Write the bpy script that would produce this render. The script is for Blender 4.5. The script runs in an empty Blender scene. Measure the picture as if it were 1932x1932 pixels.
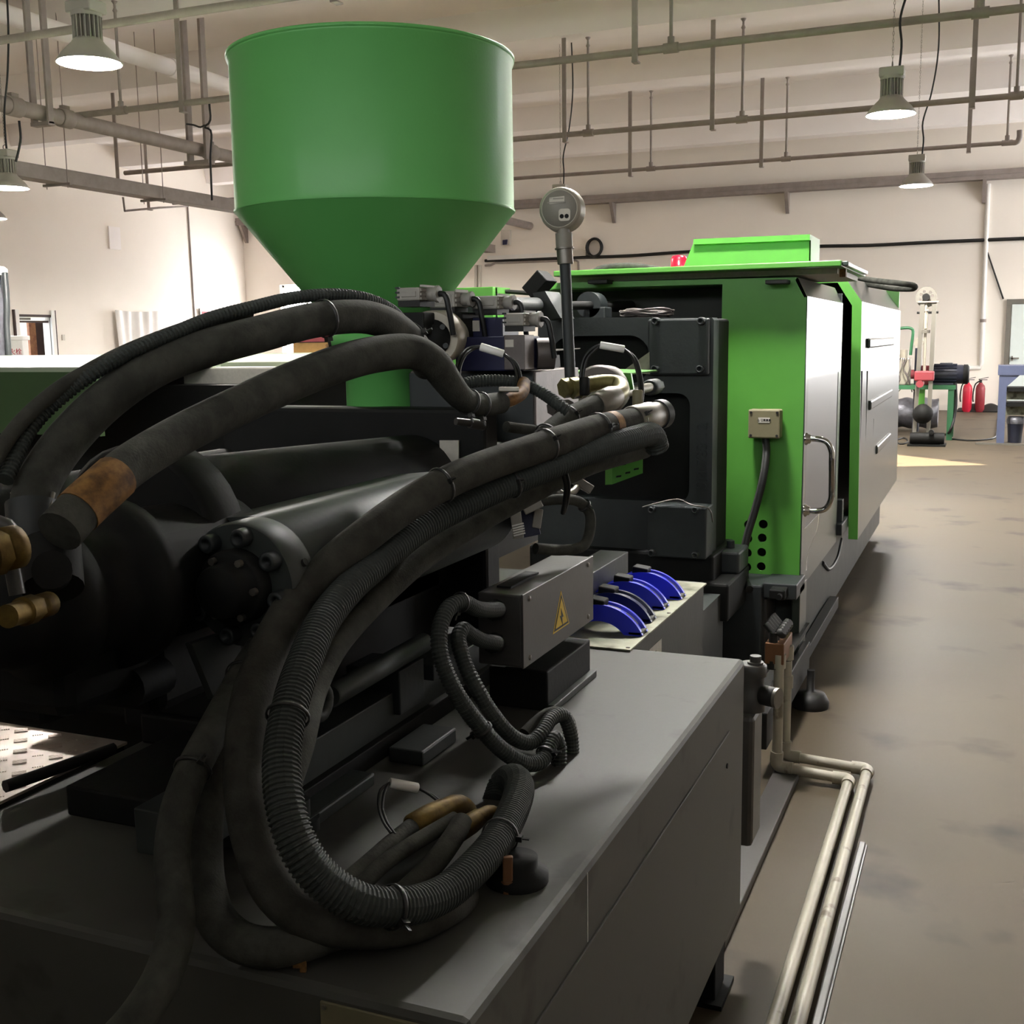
import bpy, bmesh, math, random
from mathutils import Vector, Matrix
random.seed(7)
C = bpy.context.scene.collection
SC = bpy.context.scene

# ------------------------------------------------------------------ camera
FPX = 2147.4
YAW, PIT, ROL = math.radians(22.76), math.radians(8.615), math.radians(.803)
CAM = Vector((0, 0, 1.55))
_cy, _sy, _cp, _sp = math.cos(YAW), math.sin(YAW), math.cos(PIT), math.sin(PIT)
_W = Vector((-_sy*_cp, _cy*_cp, -_sp)); _r0 = Vector((_cy, _sy, 0)); _d0 = _W.cross(_r0)
_R = _r0*math.cos(ROL)+_d0*math.sin(ROL); _D = -_r0*math.sin(ROL)+_d0*math.cos(ROL)
cam = bpy.data.cameras.new('camera'); camo = bpy.data.objects.new('camera', cam); C.objects.link(camo)
cam.sensor_width = 36; cam.sensor_fit = 'HORIZONTAL'; cam.lens = FPX/1932*36
cam.clip_start = .05; cam.clip_end = 200
m = Matrix.Identity(4)
for i in range(3):
    m[i][0] = _R[i]; m[i][1] = -_D[i]; m[i][2] = -_W[i]; m[i][3] = CAM[i]
camo.matrix_world = m
SC.camera = camo

def ray(x, y): return _W+_R*((x-966)/FPX)+_D*((y-966)/FPX)
def P(x, y, d): return CAM+ray(x, y)*d                     # point at depth d along the lens axis
def PX(x, y, X): v = ray(x, y); return CAM+v*((X-CAM[0])/v[0])
def PY(x, y, Y): v = ray(x, y); return CAM+v*((Y-CAM[1])/v[1])
def PZ(x, y, Z): v = ray(x, y); return CAM+v*((Z-CAM[2])/v[2])

# ------------------------------------------------------------------ world, exposure
w = bpy.data.worlds.new('world'); SC.world = w; w.use_nodes = True
w.node_tree.nodes['Background'].inputs[0].default_value = (.75, .85, 1, 1)
w.node_tree.nodes['Background'].inputs[1].default_value = 1.5
SC.view_settings.view_transform = 'Standard'; SC.view_settings.look = 'None'
SC.view_settings.gamma = 1; SC.view_settings.exposure = 2.1
try: SC.view_settings.use_curve_mapping = False
except Exception: pass
try:
    SC.cycles.use_denoising = True
    SC.cycles.max_bounces = 10; SC.cycles.diffuse_bounces = 6
    SC.cycles.caustics_reflective = False; SC.cycles.caustics_refractive = False
    SC.cycles.sample_clamp_indirect = 6
except Exception: pass
LAMP_L = 225.0        # radiance of the high bay diffusers
WINDOW_L = 9.0       # daylight through the bright window
# sun through the streak-shaped hole in the added right hand panel
sl = bpy.data.lights.new('sun', 'SUN'); sl.energy = 22; sl.angle = .006; sl.color = (1, .86, .62)
so = bpy.data.objects.new('sun', sl); C.objects.link(so); so.location = (20, 14, 12)
SUN_DIR = Vector((-1, .06, -.42)).normalized()
so.rotation_euler = SUN_DIR.to_track_quat('-Z', 'Y').to_euler()

# ------------------------------------------------------------------ materials
def lin(c): return tuple(((v/255)/12.92 if v/255 <= .04045 else ((v/255+.055)/1.055)**2.4) for v in c)
def mat(name, rgb, rough=.5, metal=0., var=.08, vscale=6., bump=0., bscale=60., rgb2=None, spots=None, coat=0., spec=.5, ramp=(.35, .7), rvar=.0):
    mt = bpy.data.materials.new(name); mt.use_nodes = True; nt = mt.node_tree; N = nt.nodes; L = nt.links
    b = N['Principled BSDF']; b.inputs['Roughness'].default_value = rough; b.inputs['Metallic'].default_value = metal
    b.inputs['Specular IOR Level'].default_value = spec
    if coat: b.inputs['Coat Weight'].default_value = coat; b.inputs['Coat Roughness'].default_value = .15
    a = lin(rgb); c2 = lin(rgb2) if rgb2 else tuple(v*(1-var*2.2) for v in a)
    tc = N.new('ShaderNodeTexCoord'); no = N.new('ShaderNodeTexNoise'); no.inputs['Scale'].default_value = vscale; no.inputs['Detail'].default_value = 6
    no.inputs['Roughness'].default_value = .62
    L.new(tc.outputs['Object'], no.inputs['Vector'])
    rp = N.new('ShaderNodeValToRGB'); rp.color_ramp.elements[0].position = ramp[0]; rp.color_ramp.elements[1].position = ramp[1]
    rp.color_ramp.elements[0].color = (*c2, 1); rp.color_ramp.elements[1].color = (*a, 1)
    L.new(no.outputs['Fac'], rp.inputs['Fac']); out = rp.outputs['Color']
    if spots:
        n2 = N.new('ShaderNodeTexNoise'); n2.inputs['Scale'].default_value = spots[1]; n2.inputs['Detail'].default_value = 4
        L.new(tc.outputs['Object'], n2.inputs['Vector'])
        r2 = N.new('ShaderNodeValToRGB'); r2.color_ramp.elements[0].position = spots[2]; r2.color_ramp.elements[1].position = spots[3]
        r2.color_ramp.elements[0].color = (0, 0, 0, 1); r2.color_ramp.elements[1].color = (1, 1, 1, 1)
        L.new(n2.outputs['Fac'], r2.inputs['Fac'])
        mx = N.new('ShaderNodeMix'); mx.data_type = 'RGBA'
        L.new(r2.outputs['Color'], mx.inputs[0]); L.new(out, mx.inputs[6]); mx.inputs[7].default_value = (*lin(spots[0]), 1)
        out = mx.outputs[2]
    L.new(out, b.inputs['Base Color'])
    if rvar:
        mr = N.new('ShaderNodeMapRange'); mr.inputs[3].default_value = max(0, rough-rvar); mr.inputs[4].default_value = min(1, rough+rvar)
        L.new(no.outputs['Fac'], mr.inputs[0]); L.new(mr.outputs[0], b.inputs['Roughness'])
    if bump:
        n3 = N.new('ShaderNodeTexNoise'); n3.inputs['Scale'].default_value = bscale; n3.inputs['Detail'].default_value = 5
        L.new(tc.outputs['Object'], n3.inputs['Vector'])
        bp = N.new('ShaderNodeBump'); bp.inputs['Strength'].default_value = bump; bp.inputs['Distance'].default_value = .01
        L.new(n3.outputs['Fac'], bp.inputs['Height']); L.new(bp.outputs['Normal'], b.inputs['Normal'])
    return mt
def emit(name, rgb, s):
    mt = bpy.data.materials.new(name); mt.use_nodes = True; b = mt.node_tree.nodes['Principled BSDF']
    b.inputs['Base Color'].default_value = (.8, .8, .8, 1); b.inputs['Emission Color'].default_value = (*rgb, 1); b.inputs['Emission Strength'].default_value = s
    return mt
M = {}
M['wall'] = mat('plaster_wall', (243, 236, 227), .9, var=.02, vscale=.6, bump=.04, bscale=30)
M['ceil'] = mat('ceiling_paint', (247, 242, 240), .92, var=.03, vscale=.5, bump=.05, bscale=20)
M['floor'] = mat('concrete_floor', (88, 78, 64), .56, var=.1, vscale=.7, bump=.03, bscale=9, rgb2=(77, 68, 55), spots=((50, 43, 36), 2.1, .58, .72), ramp=(.3, .65), rvar=.08, spec=.2)
M['green'] = mat('green_paint', (84, 150, 58), .42, var=.03, vscale=9, bump=.03, bscale=220, coat=.15)
M['hop'] = mat('hopper_green_paint', (97, 176, 92), .5, var=.03, vscale=5, bump=.03, bscale=160, coat=.08)
M['pale'] = mat('pale_door_paint', (56, 64, 58), .28, var=.03, vscale=4, bump=.02, bscale=120, coat=.3)
M['dark'] = mat('dark_grey_paint', (46, 50, 51), .5, var=.12, vscale=9, bump=.06, bscale=70, rvar=.1)
M['bed'] = mat('bed_grey_paint', (62, 66, 64), .5, var=.12, vscale=7, bump=.05, bscale=50, rvar=.08, spec=.4)
M['black'] = mat('black_iron', (18, 18, 17), .68, var=.15, vscale=12, bump=.05, bscale=80, spec=.3)
M['tank'] = mat('tank_grey_paint', (80, 79, 74), .5, var=.07, vscale=5, bump=.015, bscale=60, spots=((58, 56, 52), 7, .62, .72), rvar=.06, spec=.35)
M['boxgrey'] = mat('enclosure_grey_paint', (74, 71, 69), .4, var=.05, vscale=8, bump=.02, bscale=120)
M['hose'] = mat('dusty_black_rubber', (80, 80, 74), .88, var=.12, vscale=22, bump=.12, bscale=260, rgb2=(52, 52, 48), spec=.25)
M['hose_b'] = mat('rubber_brownish', (74, 73, 67), .88, var=.12, vscale=22, bump=.12, bscale=260, rgb2=(50, 48, 44), spec=.25)
M['corr'] = mat('corrugated_plastic', (64, 68, 65), .6, var=.1, vscale=30, bump=.05, bscale=120, spec=.35)
M['cable'] = mat('cable_black', (16, 16, 16), .5, var=.05)
M['tie'] = mat('cable_tie_plastic', (37, 37, 35), .45, var=.05)
M['steel'] = mat('zinc_steel', (140, 135, 128), .46, .9, var=.1, vscale=15, bump=.05, bscale=90)
M['galv'] = mat('galvanised_sheet', (150, 150, 131), .55, .45, var=.15, vscale=10, bump=.08, bscale=60, spots=((72, 69, 53), 9, .52, .66))
M['chrome'] = mat('chrome', (197, 194, 189), .08, 1., var=.02)
M['brass'] = mat('dull_brass', (132, 108, 52), .55, .7, var=.15, vscale=30, bump=.05, bscale=120, rgb2=(78, 60, 32))
M['yzinc'] = mat('yellow_zinc', (150, 144, 100), .42, .7, var=.12, vscale=20, rgb2=(112, 104, 66))
M['rust'] = mat('rusty_tape', (156, 112, 58), .65, .1, var=.2, vscale=50, rgb2=(84, 54, 26))
M['copper'] = mat('copper_block', (131, 90, 60), .5, .3, var=.1, vscale=20)
M['ppr'] = mat('beige_plastic_pipe', (171, 164, 148), .45, var=.06, vscale=12, spots=((111, 101, 87), 14, .62, .7))
M['pipe'] = mat('galvanised_pipe', (152, 141, 136), .6, 0., var=.1, vscale=6)
M['lampg'] = mat('lamp_grey', (168, 162, 154), .55, .1, var=.04)
M['blue'] = mat('blue_plastic', (44, 54, 214), .38, var=.04, vscale=20)
M['navy'] = mat('navy_plastic', (21, 28, 72), .4, var=.04, vscale=20)
M['vblue'] = mat('valve_navy_paint', (35, 37, 72), .45, var=.08, vscale=30)
M['vgrey'] = mat('connector_grey', (158, 153, 146), .55, var=.05, vscale=40)
M['block'] = mat('machined_block', (112, 104, 102), .45, .5, var=.12, vscale=18, bump=.04, bscale=120)
M['white'] = mat('white_plastic', (236, 234, 230), .5, var=.02)
M['label'] = mat('label_paper', (206, 200, 190), .6, var=.06, vscale=60)
M['yellow'] = mat('warning_yellow', (226, 186, 20), .5, var=.03)
M['inkblack'] = mat('ink_black', (20, 18, 16), .6, var=.03)
M['red'] = mat('extinguisher_red', (206, 40, 66), .35, var=.05, vscale=15)
M['redd'] = mat('extinguisher_dull_red', (140, 42, 52), .45, var=.1, vscale=15)
M['redbright'] = mat('beacon_red', (226, 20, 48), .25, var=.02)
M['redtext'] = mat('red_print', (171, 34, 60), .6, var=.03)
M['rack'] = mat('blue_grey_rack_paint', (88, 96, 126), .45, var=.06, vscale=8)
M['motor'] = mat('motor_blue_black', (39, 42, 57), .45, var=.08, vscale=12)
M['gbench'] = mat('bench_green', (50, 111, 72), .5, var=.08, vscale=8)
M['alu'] = mat('aluminium_profile', (116, 112, 104), .5, .2, var=.05, vscale=10)
M['cloth'] = mat('white_cloth', (236, 233, 230), .9, var=.02)
M['door'] = mat('pale_grey_door', (214, 224, 222), .5, var=.02)
M['wood'] = mat('dark_wood', (66, 46, 44), .6, var=.15, vscale=6)
M['woodred'] = mat('red_wood', (124, 74, 62), .6, var=.2, vscale=9, rgb2=(170, 122, 84))
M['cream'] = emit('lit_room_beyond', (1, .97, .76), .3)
M['signred'] = mat('sign_red', (150, 58, 66), .6, var=.08, vscale=6)
M['signgold'] = mat('sign_gold', (188, 142, 76), .6, var=.15, vscale=6)
M['foil'] = mat('crinkled_foil', (128, 128, 136), .42, .6, var=.25, vscale=5, bump=.9, bscale=14)
M['jbox'] = mat('junction_box_beige', (124, 117, 90), .55, var=.05, vscale=30)
M['gauge'] = mat('gauge_case_grey', (176, 168, 154), .42, .25, var=.05, vscale=20)
M['gauged'] = mat('gauge_back_grey', (140, 134, 124), .5, var=.05, vscale=40)
M['diam'] = mat('checker_plate', (226, 208, 196), .35, .5, var=.08, vscale=8)
M['lit_top'] = mat('cover_green_lit', (158, 168, 146), .5, var=.04, vscale=4)  # top of the green cover, light painted in as a paler colour
M['gcab_shaded'] = mat('cabinet_green_shaded', (56, 82, 44), .55, var=.05, vscale=4)  # cabinet front green, shade put into the colour
M['lamp'] = emit('lamp_diffuser', (1, .96, .89), LAMP_L)
M['lampdim'] = emit('lamp_diffuser_dimmed', (1, .97, .91), LAMP_L*.32)
M['lampmid'] = emit('lamp_diffuser_over_machine', (1, .98, .94), LAMP_L*.47)
M['wing'] = emit('window_daylight', (1, .99, 1), WINDOW_L)
M['fill_side'] = emit('side_fill_glow', (.96, .98, 1), 2.8)
M['wing3'] = emit('end_window_daylight', (1, .99, .98), 4.0)
M['fill_front'] = emit('front_fill_glow', (.95, 1, 1), 1.5)
gm = bpy.data.materials.new('smoky_acrylic'); gm.use_nodes = True
_b = gm.node_tree.nodes['Principled BSDF']; _b.inputs['Base Color'].default_value = (.14, .128, .142, 1); _b.inputs['Roughness'].default_value = .38
_b.inputs['Transmission Weight'].default_value = .1
M['acryl'] = gm
pm = bpy.data.materials.new('clear_plastic_film'); pm.use_nodes = True
_b = pm.node_tree.nodes['Principled BSDF']; _b.inputs['Base Color'].default_value = (.8, .85, .84, 1); _b.inputs['Roughness'].default_value = .12
_b.inputs['Transmission Weight'].default_value = .8; _b.inputs['Alpha'].default_value = .55
M['film'] = pm

# ------------------------------------------------------------------ mesh helpers
def V(*a): return Vector(a)
class B:
    def __init__(s): s.v = []; s.f = []; s.sm = []
    def add(s, vs, fs, smooth=False):
        o = len(s.v); s.v += [Vector(v) for v in vs]; s.f += [tuple(i+o for i in f) for f in fs]; s.sm += [smooth]*len(fs); return s
    def box(s, a, b, bev=0.):
        (x0, y0, z0), (x1, y1, z1) = [min(p, q) for p, q in zip(a, b)], [max(p, q) for p, q in zip(a, b)]
        if bev <= 0:
            vs = [(x, y, z) for x in (x0, x1) for y in (y0, y1) for z in (z0, z1)]
            return s.add(vs, [(0, 1, 3, 2), (4, 6, 7, 5), (0, 4, 5, 1), (2, 3, 7, 6), (0, 2, 6, 4), (1, 5, 7, 3)])
        bm = bmesh.new(); bmesh.ops.create_cube(bm, size=1)
        for v in bm.verts: v.co = Vector(((x0+x1)/2+v.co.x*(x1-x0), (y0+y1)/2+v.co.y*(y1-y0), (z0+z1)/2+v.co.z*(z1-z0)))
        bmesh.ops.bevel(bm, geom=list(bm.edges), offset=min(bev, (x1-x0)/2.2, (y1-y0)/2.2, (z1-z0)/2.2), segments=2, affect='EDGES', profile=.5)
        bm.verts.ensure_lookup_table()
        s.add([v.co.copy() for v in bm.verts], [tuple(v.index for v in f.verts) for f in bm.faces], False); bm.free(); return s
    def obox(s, c, ax, ay, az, bev=0.):               # oriented box: centre + three half-axis vectors
        t = B().box((-1, -1, -1), (1, 1, 1)) if bev <= 0 else None
        c = Vector(c); ax, ay, az = Vector(ax), Vector(ay), Vector(az)
        if bev > 0:
            lx, ly, lz = ax.length, ay.length, az.length
            t = B().box((-lx, -ly, -lz), (lx, ly, lz), bev)
            nx, ny, nz = ax.normalized(), ay.normalized(), az.normalized()
            return s.add([c+nx*v.x+ny*v.y+nz*v.z for v in t.v], t.f)
        return s.add([c+ax*v.x+ay*v.y+az*v.z for v in t.v], t.f)
    def lathe(s, o, axis, prof, n=24, cap=True):       # prof: list of (radius, distance along axis)
        o = Vector(o); a = Vector(axis).normalized(); u = a.orthogonal().normalized(); q = a.cross(u)
        vs = []; fs = []
        for r, h in prof:
            for k in range(n):
                t = 2*math.pi*k/n; vs.append(o+a*h+(u*math.cos(t)+q*math.sin(t))*r)
        for i in range(len(prof)-1):
            for k in range(n): fs.append((i*n+k, i*n+(k+1) % n, (i+1)*n+(k+1) % n, (i+1)*n+k))
        s.add(vs, fs, True)
        if cap:
            s.add([vs[k] for k in range(n)], [tuple(range(n))[::-1]]); L = (len(prof)-1)*n
            s.add([vs[L+k] for k in range(n)], [tuple(range(n))])
        return s
    def cyl(s, p0, p1, r, n=20, bev=0., r2=None):
        p0, p1 = Vector(p0), Vector(p1); h = (p1-p0).length; r2 = r if r2 is None else r2
        pr = [(r, 0), (r2, h)] if bev <= 0 else [(r-bev, 0), (r, bev), (r2, h-bev), (r2-bev, h)]
        return s.lathe(p0, p1-p0, pr, n)
    def tube(s, pts, r, n=14, closed=False, cap=True, smooth=True):
        pts = [Vector(p) for p in pts]; m = len(pts); T = []
        for i in range(m):
            a = pts[(i-1) % m] if closed else pts[max(0, i-1)]; b = pts[(i+1) % m] if closed else pts[min(m-1, i+1)]
            T.append((b-a).normalized() if (b-a).length > 1e-9 else Vector((0, 0, 1)))
        u = T[0].orthogonal().normalized(); vs = []; fs = []
        for i in range(m):
            u = (u-T[i]*u.dot(T[i])).normalized(); q = T[i].cross(u); ri = r[i] if isinstance(r, (list, tuple)) else r
            for k in range(n):
                t = 2*math.pi*k/n; vs.append(pts[i]+(u*math.cos(t)+q*math.sin(t))*ri)
        for i in range(m if closed else m-1):
            j = (i+1) % m
            for k in range(n): fs.append((i*n+k, i*n+(k+1) % n, j*n+(k+1) % n, j*n+k))
        s.add(vs, fs, smooth)
        if cap and not closed:
            s.add(vs[:n], [tuple(range(n))[::-1]]); s.add(vs[-n:], [tuple(range(n))])
        return s
    def prism(s, poly, off):                            # 3-D polygon extruded by a vector
        n = len(poly); p = [Vector(v) for v in poly]; off = Vector(off)
        return s.add(p+[v+off for v in p], [tuple(range(n))[::-1], tuple(range(n, 2*n))]+[(i, (i+1) % n, n+(i+1) % n, n+i) for i in range(n)])
    def grid(s, fn, nu, nv, smooth=True, th=0.):
        vs = [fn(i/nu, j/nv) for i in range(nu+1) for j in range(nv+1)]
        fs = [(i*(nv+1)+j, (i+1)*(nv+1)+j, (i+1)*(nv+1)+j+1, i*(nv+1)+j+1) for i in range(nu) for j in range(nv)]
        return s.add(vs, fs, smooth)
def smooth_path(pts, step=.012):
    pts = [Vector(p) for p in pts]; q = [pts[0]*2-pts[1]]+pts+[pts[-1]*2-pts[-2]]; dense = []
    for i in range(1, len(q)-2):
        p0, p1, p2, p3 = q[i-1:i+3]
        # centripetal Catmull-Rom
        t0 = 0; t1 = t0+max((p1-p0).length, 1e-6)**.5; t2 = t1+max((p2-p1).length, 1e-6)**.5; t3 = t2+max((p3-p2).length, 1e-6)**.5
        for k in range(16):
            t = t1+(t2-t1)*k/16
            a1 = p0*((t1-t)/(t1-t0))+p1*((t-t0)/(t1-t0)); a2 = p1*((t2-t)/(t2-t1))+p2*((t-t1)/(t2-t1)); a3 = p2*((t3-t)/(t3-t2))+p3*((t-t2)/(t3-t2))
            b1 = a1*((t2-t)/(t2-t0))+a2*((t-t0)/(t2-t0)); b2 = a2*((t3-t)/(t3-t1))+a3*((t-t1)/(t3-t1))
            dense.append(b1*((t2-t)/(t2-t1))+b2*((t-t1)/(t2-t1)))
    dense.append(pts[-1]); L = [0.]
    for a, b in zip(dense, dense[1:]): L.append(L[-1]+(b-a).length)
    n = max(2, int(L[-1]/step)); out = []; j = 0
    for k in range(n+1):
        s = L[-1]*k/n
        while j < len(L)-2 and L[j+1] < s: j += 1
        f = (s-L[j])/max(1e-9, L[j+1]-L[j]); out.append(dense[j].lerp(dense[j+1], min(1, max(0, f))))
    return out, L[-1]

def mesh_of(name, b):
    me = bpy.data.meshes.new(name); me.from_pydata([tuple(v) for v in b.v], [], b.f)
    me.polygons.foreach_set('use_smooth', b.sm); me.update()
    bm = bmesh.new(); bm.from_mesh(me); bmesh.ops.recalc_face_normals(bm, faces=bm.faces); bm.to_mesh(me); bm.free()
    return me
def tag(o, label=None, cat=None, group=None, kind=None):
    if label: o['label'] = label
    if cat: o['category'] = cat
    if group: o['group'] = group
    if kind: o['kind'] = kind
    return o
def obj(name, b, mt, parent=None, label=None):
    me = mesh_of(name, b); me.materials.append(M[mt] if isinstance(mt, str) else mt)
    o = bpy.data.objects.new(name, me); C.objects.link(o)
    if parent is not None: o.parent = parent; o.matrix_parent_inverse = parent_world(parent).inverted()
    if label: o['label'] = label
    return o
def parent_world(p):
    m = Matrix.Translation(p.location) if p.type == 'EMPTY' else Matrix.Identity(4)
    return m
def thing(name, label, cat, loc=(0, 0, 0), group=None):
    o = bpy.data.objects.new(name, None); C.objects.link(o); o.location = loc; o.empty_display_size = .05
    return tag(o, label, cat, group)
def struct(name, b, mt): return tag(obj(name, b, mt), kind='structure')
def piece(name, me, mt_unused, parent, loc=(0, 0, 0), rot=None):       # shares mesh data
    o = bpy.data.objects.new(name, me); C.objects.link(o); o.parent = parent; o.matrix_parent_inverse = parent_world(parent).inverted()
    o.location = loc
    if rot: o.rotation_euler = rot
    return o
def copy_tree(root, delta, label, scale=1.):
    r = root.copy(); C.objects.link(r); r.location = root.location+Vector(delta); r.scale = (scale,)*3; r['label'] = label
    for ch in root.children:
        c = ch.copy(); C.objects.link(c); c.parent = r; c.matrix_parent_inverse = ch.matrix_parent_inverse
        for g in ch.children:
            d = g.copy(); C.objects.link(d); d.parent = c; d.matrix_parent_inverse = g.matrix_parent_inverse
    return r
def text_mesh(s, size, depth):
    cu = bpy.data.curves.new('txt', 'FONT'); cu.body = s; cu.size = size; cu.extrude = depth; cu.align_x = 'CENTER'; cu.align_y = 'CENTER'
    o = bpy.data.objects.new('txt', cu); C.objects.link(o); dg = bpy.context.evaluated_depsgraph_get()
    me = bpy.data.meshes.new_from_object(o.evaluated_get(dg)); bpy.data.objects.remove(o); return me
def text(name, s, size, depth, mt, parent, origin, ux, uy):
    me = text_mesh(s, size, depth); ux = Vector(ux).normalized(); uy = Vector(uy).normalized(); uz = ux.cross(uy)
    for v in me.vertices:
        c = v.co.copy(); v.co = Vector(origin)+ux*c.x+uy*c.y+uz*c.z
    me.materials.clear(); me.materials.append(M[mt])
    for p in me.polygons: p.material_index = 0
    o = bpy.data.objects.new(name, me); C.objects.link(o)
    if parent is not None: o.parent = parent; o.matrix_parent_inverse = parent_world(parent).inverted()
    return o
exec_sections = True

# ================================================================== ROOM
XL, XR, YB, YF, ZC = -17.8, 8.0, 24.9, -6.0, 5.8
struct('floor', B().box((XL-.3, YF-.3, -.2), (XR+.3, YB+.3, 0)), 'floor')
ceil = struct('ceiling', B().box((XL-.3, YF-.3, ZC), (XR+.3, YB+.3, ZC+.2)), 'ceil')
for k in range(10):
    y = 23.7-3.02*k
    obj('joist', B().prism([(XL, y-.19, 5.4), (XL, y+.19, 5.4), (XL, y+.27, ZC), (XL, y-.27, ZC)], (XR-XL, 0, 0)), 'ceil', ceil)
# left wall with a doorway
DY0, DY1, DZ = 17.3, 18.15, 2.16
wl = B().box((XL-.2, YF, 0), (XL, DY0, ZC)).box((XL-.2, DY1, 0), (XL, YB, ZC)).box((XL-.2, DY0, DZ), (XL, DY1, ZC))
struct('wall_left', wl, 'wall')
# back wall with a bright window beside the corner
WX0, WX1, WZ0, WZ1 = -16.75, -15.3, 1.2, 3.0
wb = B().box((XL-.2, YB, 0), (WX0, YB+.2, ZC)).box((WX1, YB, 0), (XR+.2, YB+.2, ZC)).box((WX0, YB, 0), (WX1, YB+.2, WZ0)).box((WX0, YB, WZ1), (WX1, YB+.2, ZC))
struct('wall_back', wb, 'wall')
struct('wall_front', B().box((XL-.2, YF-.2, 0), (XR+.2, YF, ZC)), 'wall')
# right wall: opening for an added panel that cuts the sun to a streak
GY, GW = 14.5, 1.9
wr = B().box((XR, YF, 0), (XR+.2, GY-1.9, ZC)).box((XR, GY+1.9, 0), (XR+.2, YB, ZC)).box((XR, GY-1.9, 5.7), (XR+.2, GY+1.9, ZC))
struct('wall_right', wr, 'wall')
# added glowing strip in the front wall, unseen: fill for ceiling and hopper
w3 = struct('fill_window_front', B().box((-7, YF, 3.45), (5, YF+.05, 3.5)).box((-7, YF, 4.7), (5, YF+.05, 4.75)), 'white')
for k in range(6): obj('pane', B().box((-7+2*k+.04, YF+.01, 3.5), (-5+2*k-.04, YF+.02, 4.7)), 'fill_front', w3)
# added glowing band in the right wall, unseen: brightens the back wall
w4 = struct('fill_window_right', B().box((XR-.05, 17.0, 1.5), (XR, 24.2, 1.55)).box((XR-.05, 17.0, 4.2), (XR, 24.2, 4.25)), 'white')
for k in range(6): obj('pane', B().box((XR-.02, 17.0+1.2*k, 1.55), (XR-.01, 17.0+1.2*k+1.14, 4.2)), 'fill_side', w4)
def _gap(fx, fy): k = (XR+.02-fx)/-SUN_DIR.x; return (fy-SUN_DIR.y*k, -SUN_DIR.z*k)
sun_mask = None
wd = struct('window_1', B().box((WX0, YB+.10, WZ0), (WX0+.06, YB+.18, WZ1)).box((WX1-.06, YB+.10, WZ0), (WX1, YB+.18, WZ1)).box((WX0, YB+.1, WZ0), (WX1, YB+.18, WZ0+.06)).box((WX0, YB+.1, WZ1-.06), (WX1, YB+.18, WZ1)).box(((WX0+WX1)/2-.03, YB+.1, WZ0), ((WX0+WX1)/2+.03, YB+.18, WZ1)), 'white')
obj('pane', B().box((WX0+.06, YB+.13, WZ0+.06), (WX1-.06, YB+.14, WZ1-.06)), 'wing', wd)
# left doorway
d1 = struct('door_1', B().box((XL-.16, DY0, 2.02), (XL-.05, DY1, 2.06)), 'wood')
for y in (DY0-.09, DY1):
    obj('frame', B().box((XL-.02, y, 0), (XL+.05, y+.09, DZ+.11)), 'white', d1)
    obj('frame_edge', B().box((XL+.0, y-.035 if y < DY0 else y+.09, 0), (XL+.045, y if y < DY0 else y+.125, DZ+.11)), 'wood', d1)
obj('head', B().box((XL-.1, DY0, DZ-.03), (XL+.03, DY1, DZ+.02)), 'wood', d1)
obj('transom', B().box((XL-.1, DY0, 2.07), (XL-.06, DY1-.45, 2.12)), 'alu', d1)
obj('door_leaf', B().box((XL-.56, DY1+.10, 0), (XL-.51, DY1+.85, 2.06)), 'wood', d1)
obj('torn_panel', B().box((XL-.56, DY1-.08, 0), (XL-.50, DY1+.10, 2.06)), 'woodred', d1)
obj('back_room_wall', B().box((XL-1.4, DY0-.8, 0), (XL-1.3, DY1+2.6, 2.6)), 'cream', d1)
obj('passage_side', B().box((XL-1.3, DY1+2.4, 0), (XL-.2, DY1+2.5, 2.6)).box((XL-1.4, DY0-.8, 2.6), (XL-.2, DY1+2.6, 2.7)).box((XL-1.4, DY0-.8, -.02), (XL-.2, DY1+2.6, 0)), 'wood', d1)
# grey door in the back wall, right
gx0 = PY(1893, 700, YB-.02).x
d2 = struct('door_2', B().box((gx0, YB-.07, 0), (gx0+.09, YB, 2.2)).box((gx0+.09, YB-.07, 2.11), (gx0+1.5, YB, 2.2)).box((gx0+1.5, YB-.07, 0), (gx0+1.59, YB, 2.2)), 'alu')
obj('door_leaf', B().box((gx0+.1, YB-.05, .02), (gx0+.44, YB-.02, 2.1)), 'door', d2)
obj('door_leaf', B().box((gx0+.46, YB-.05, .02), (gx0+1.49, YB-.02, 2.1)), 'door', d2)
obj('door_handle', B().box((gx0+.13, YB-.12, 1.03), (gx0+.27, YB-.09, 1.06)).box((gx0+.13, YB-.12, 1.0), (gx0+.16, YB-.05, 1.09)), 'steel', d2)
struct('baseboard_back', B().box((XL, YB-.02, 0), (gx0-.02, YB, .12)), 'wall')

# ------------------------------------------------------------------ lamps
lamp_list = [(-.87, 10.41, 3.37, 'larger and nearer of the upper right pair'),
             (-.97, 15.6, 3.39, 'smaller and lower of the pair at upper right'),
             (-5.40, 6.0, 3.33, 'large at upper left, beside the ceiling pipe'),
             (-9.3, 9.05, 3.14, 'cut by the left edge, below the cable tray'),
             (-5.73, 15.6, 3.33, 'hidden behind the pressure gauge'),
             (-1.15, 4.3, 3.42, 'above the platen, out of frame'),
             (-.87, 6.0, 3.37, 'above the guard lid, out of frame'),
             (-13.2, 12.5, 3.35, 'far out by the left wall'),
             (-9.8, 19.5, 3.35, 'behind the hopper near the back wall'),
             (-12.4, 20.5, 3.35, 'deep in the left back corner behind the hopper'),
             (3.6, 20.8, 3.37, 'added over the right aisle to light the floor, out of frame')]  # last lamp is added to lighten the floor on the right
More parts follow.
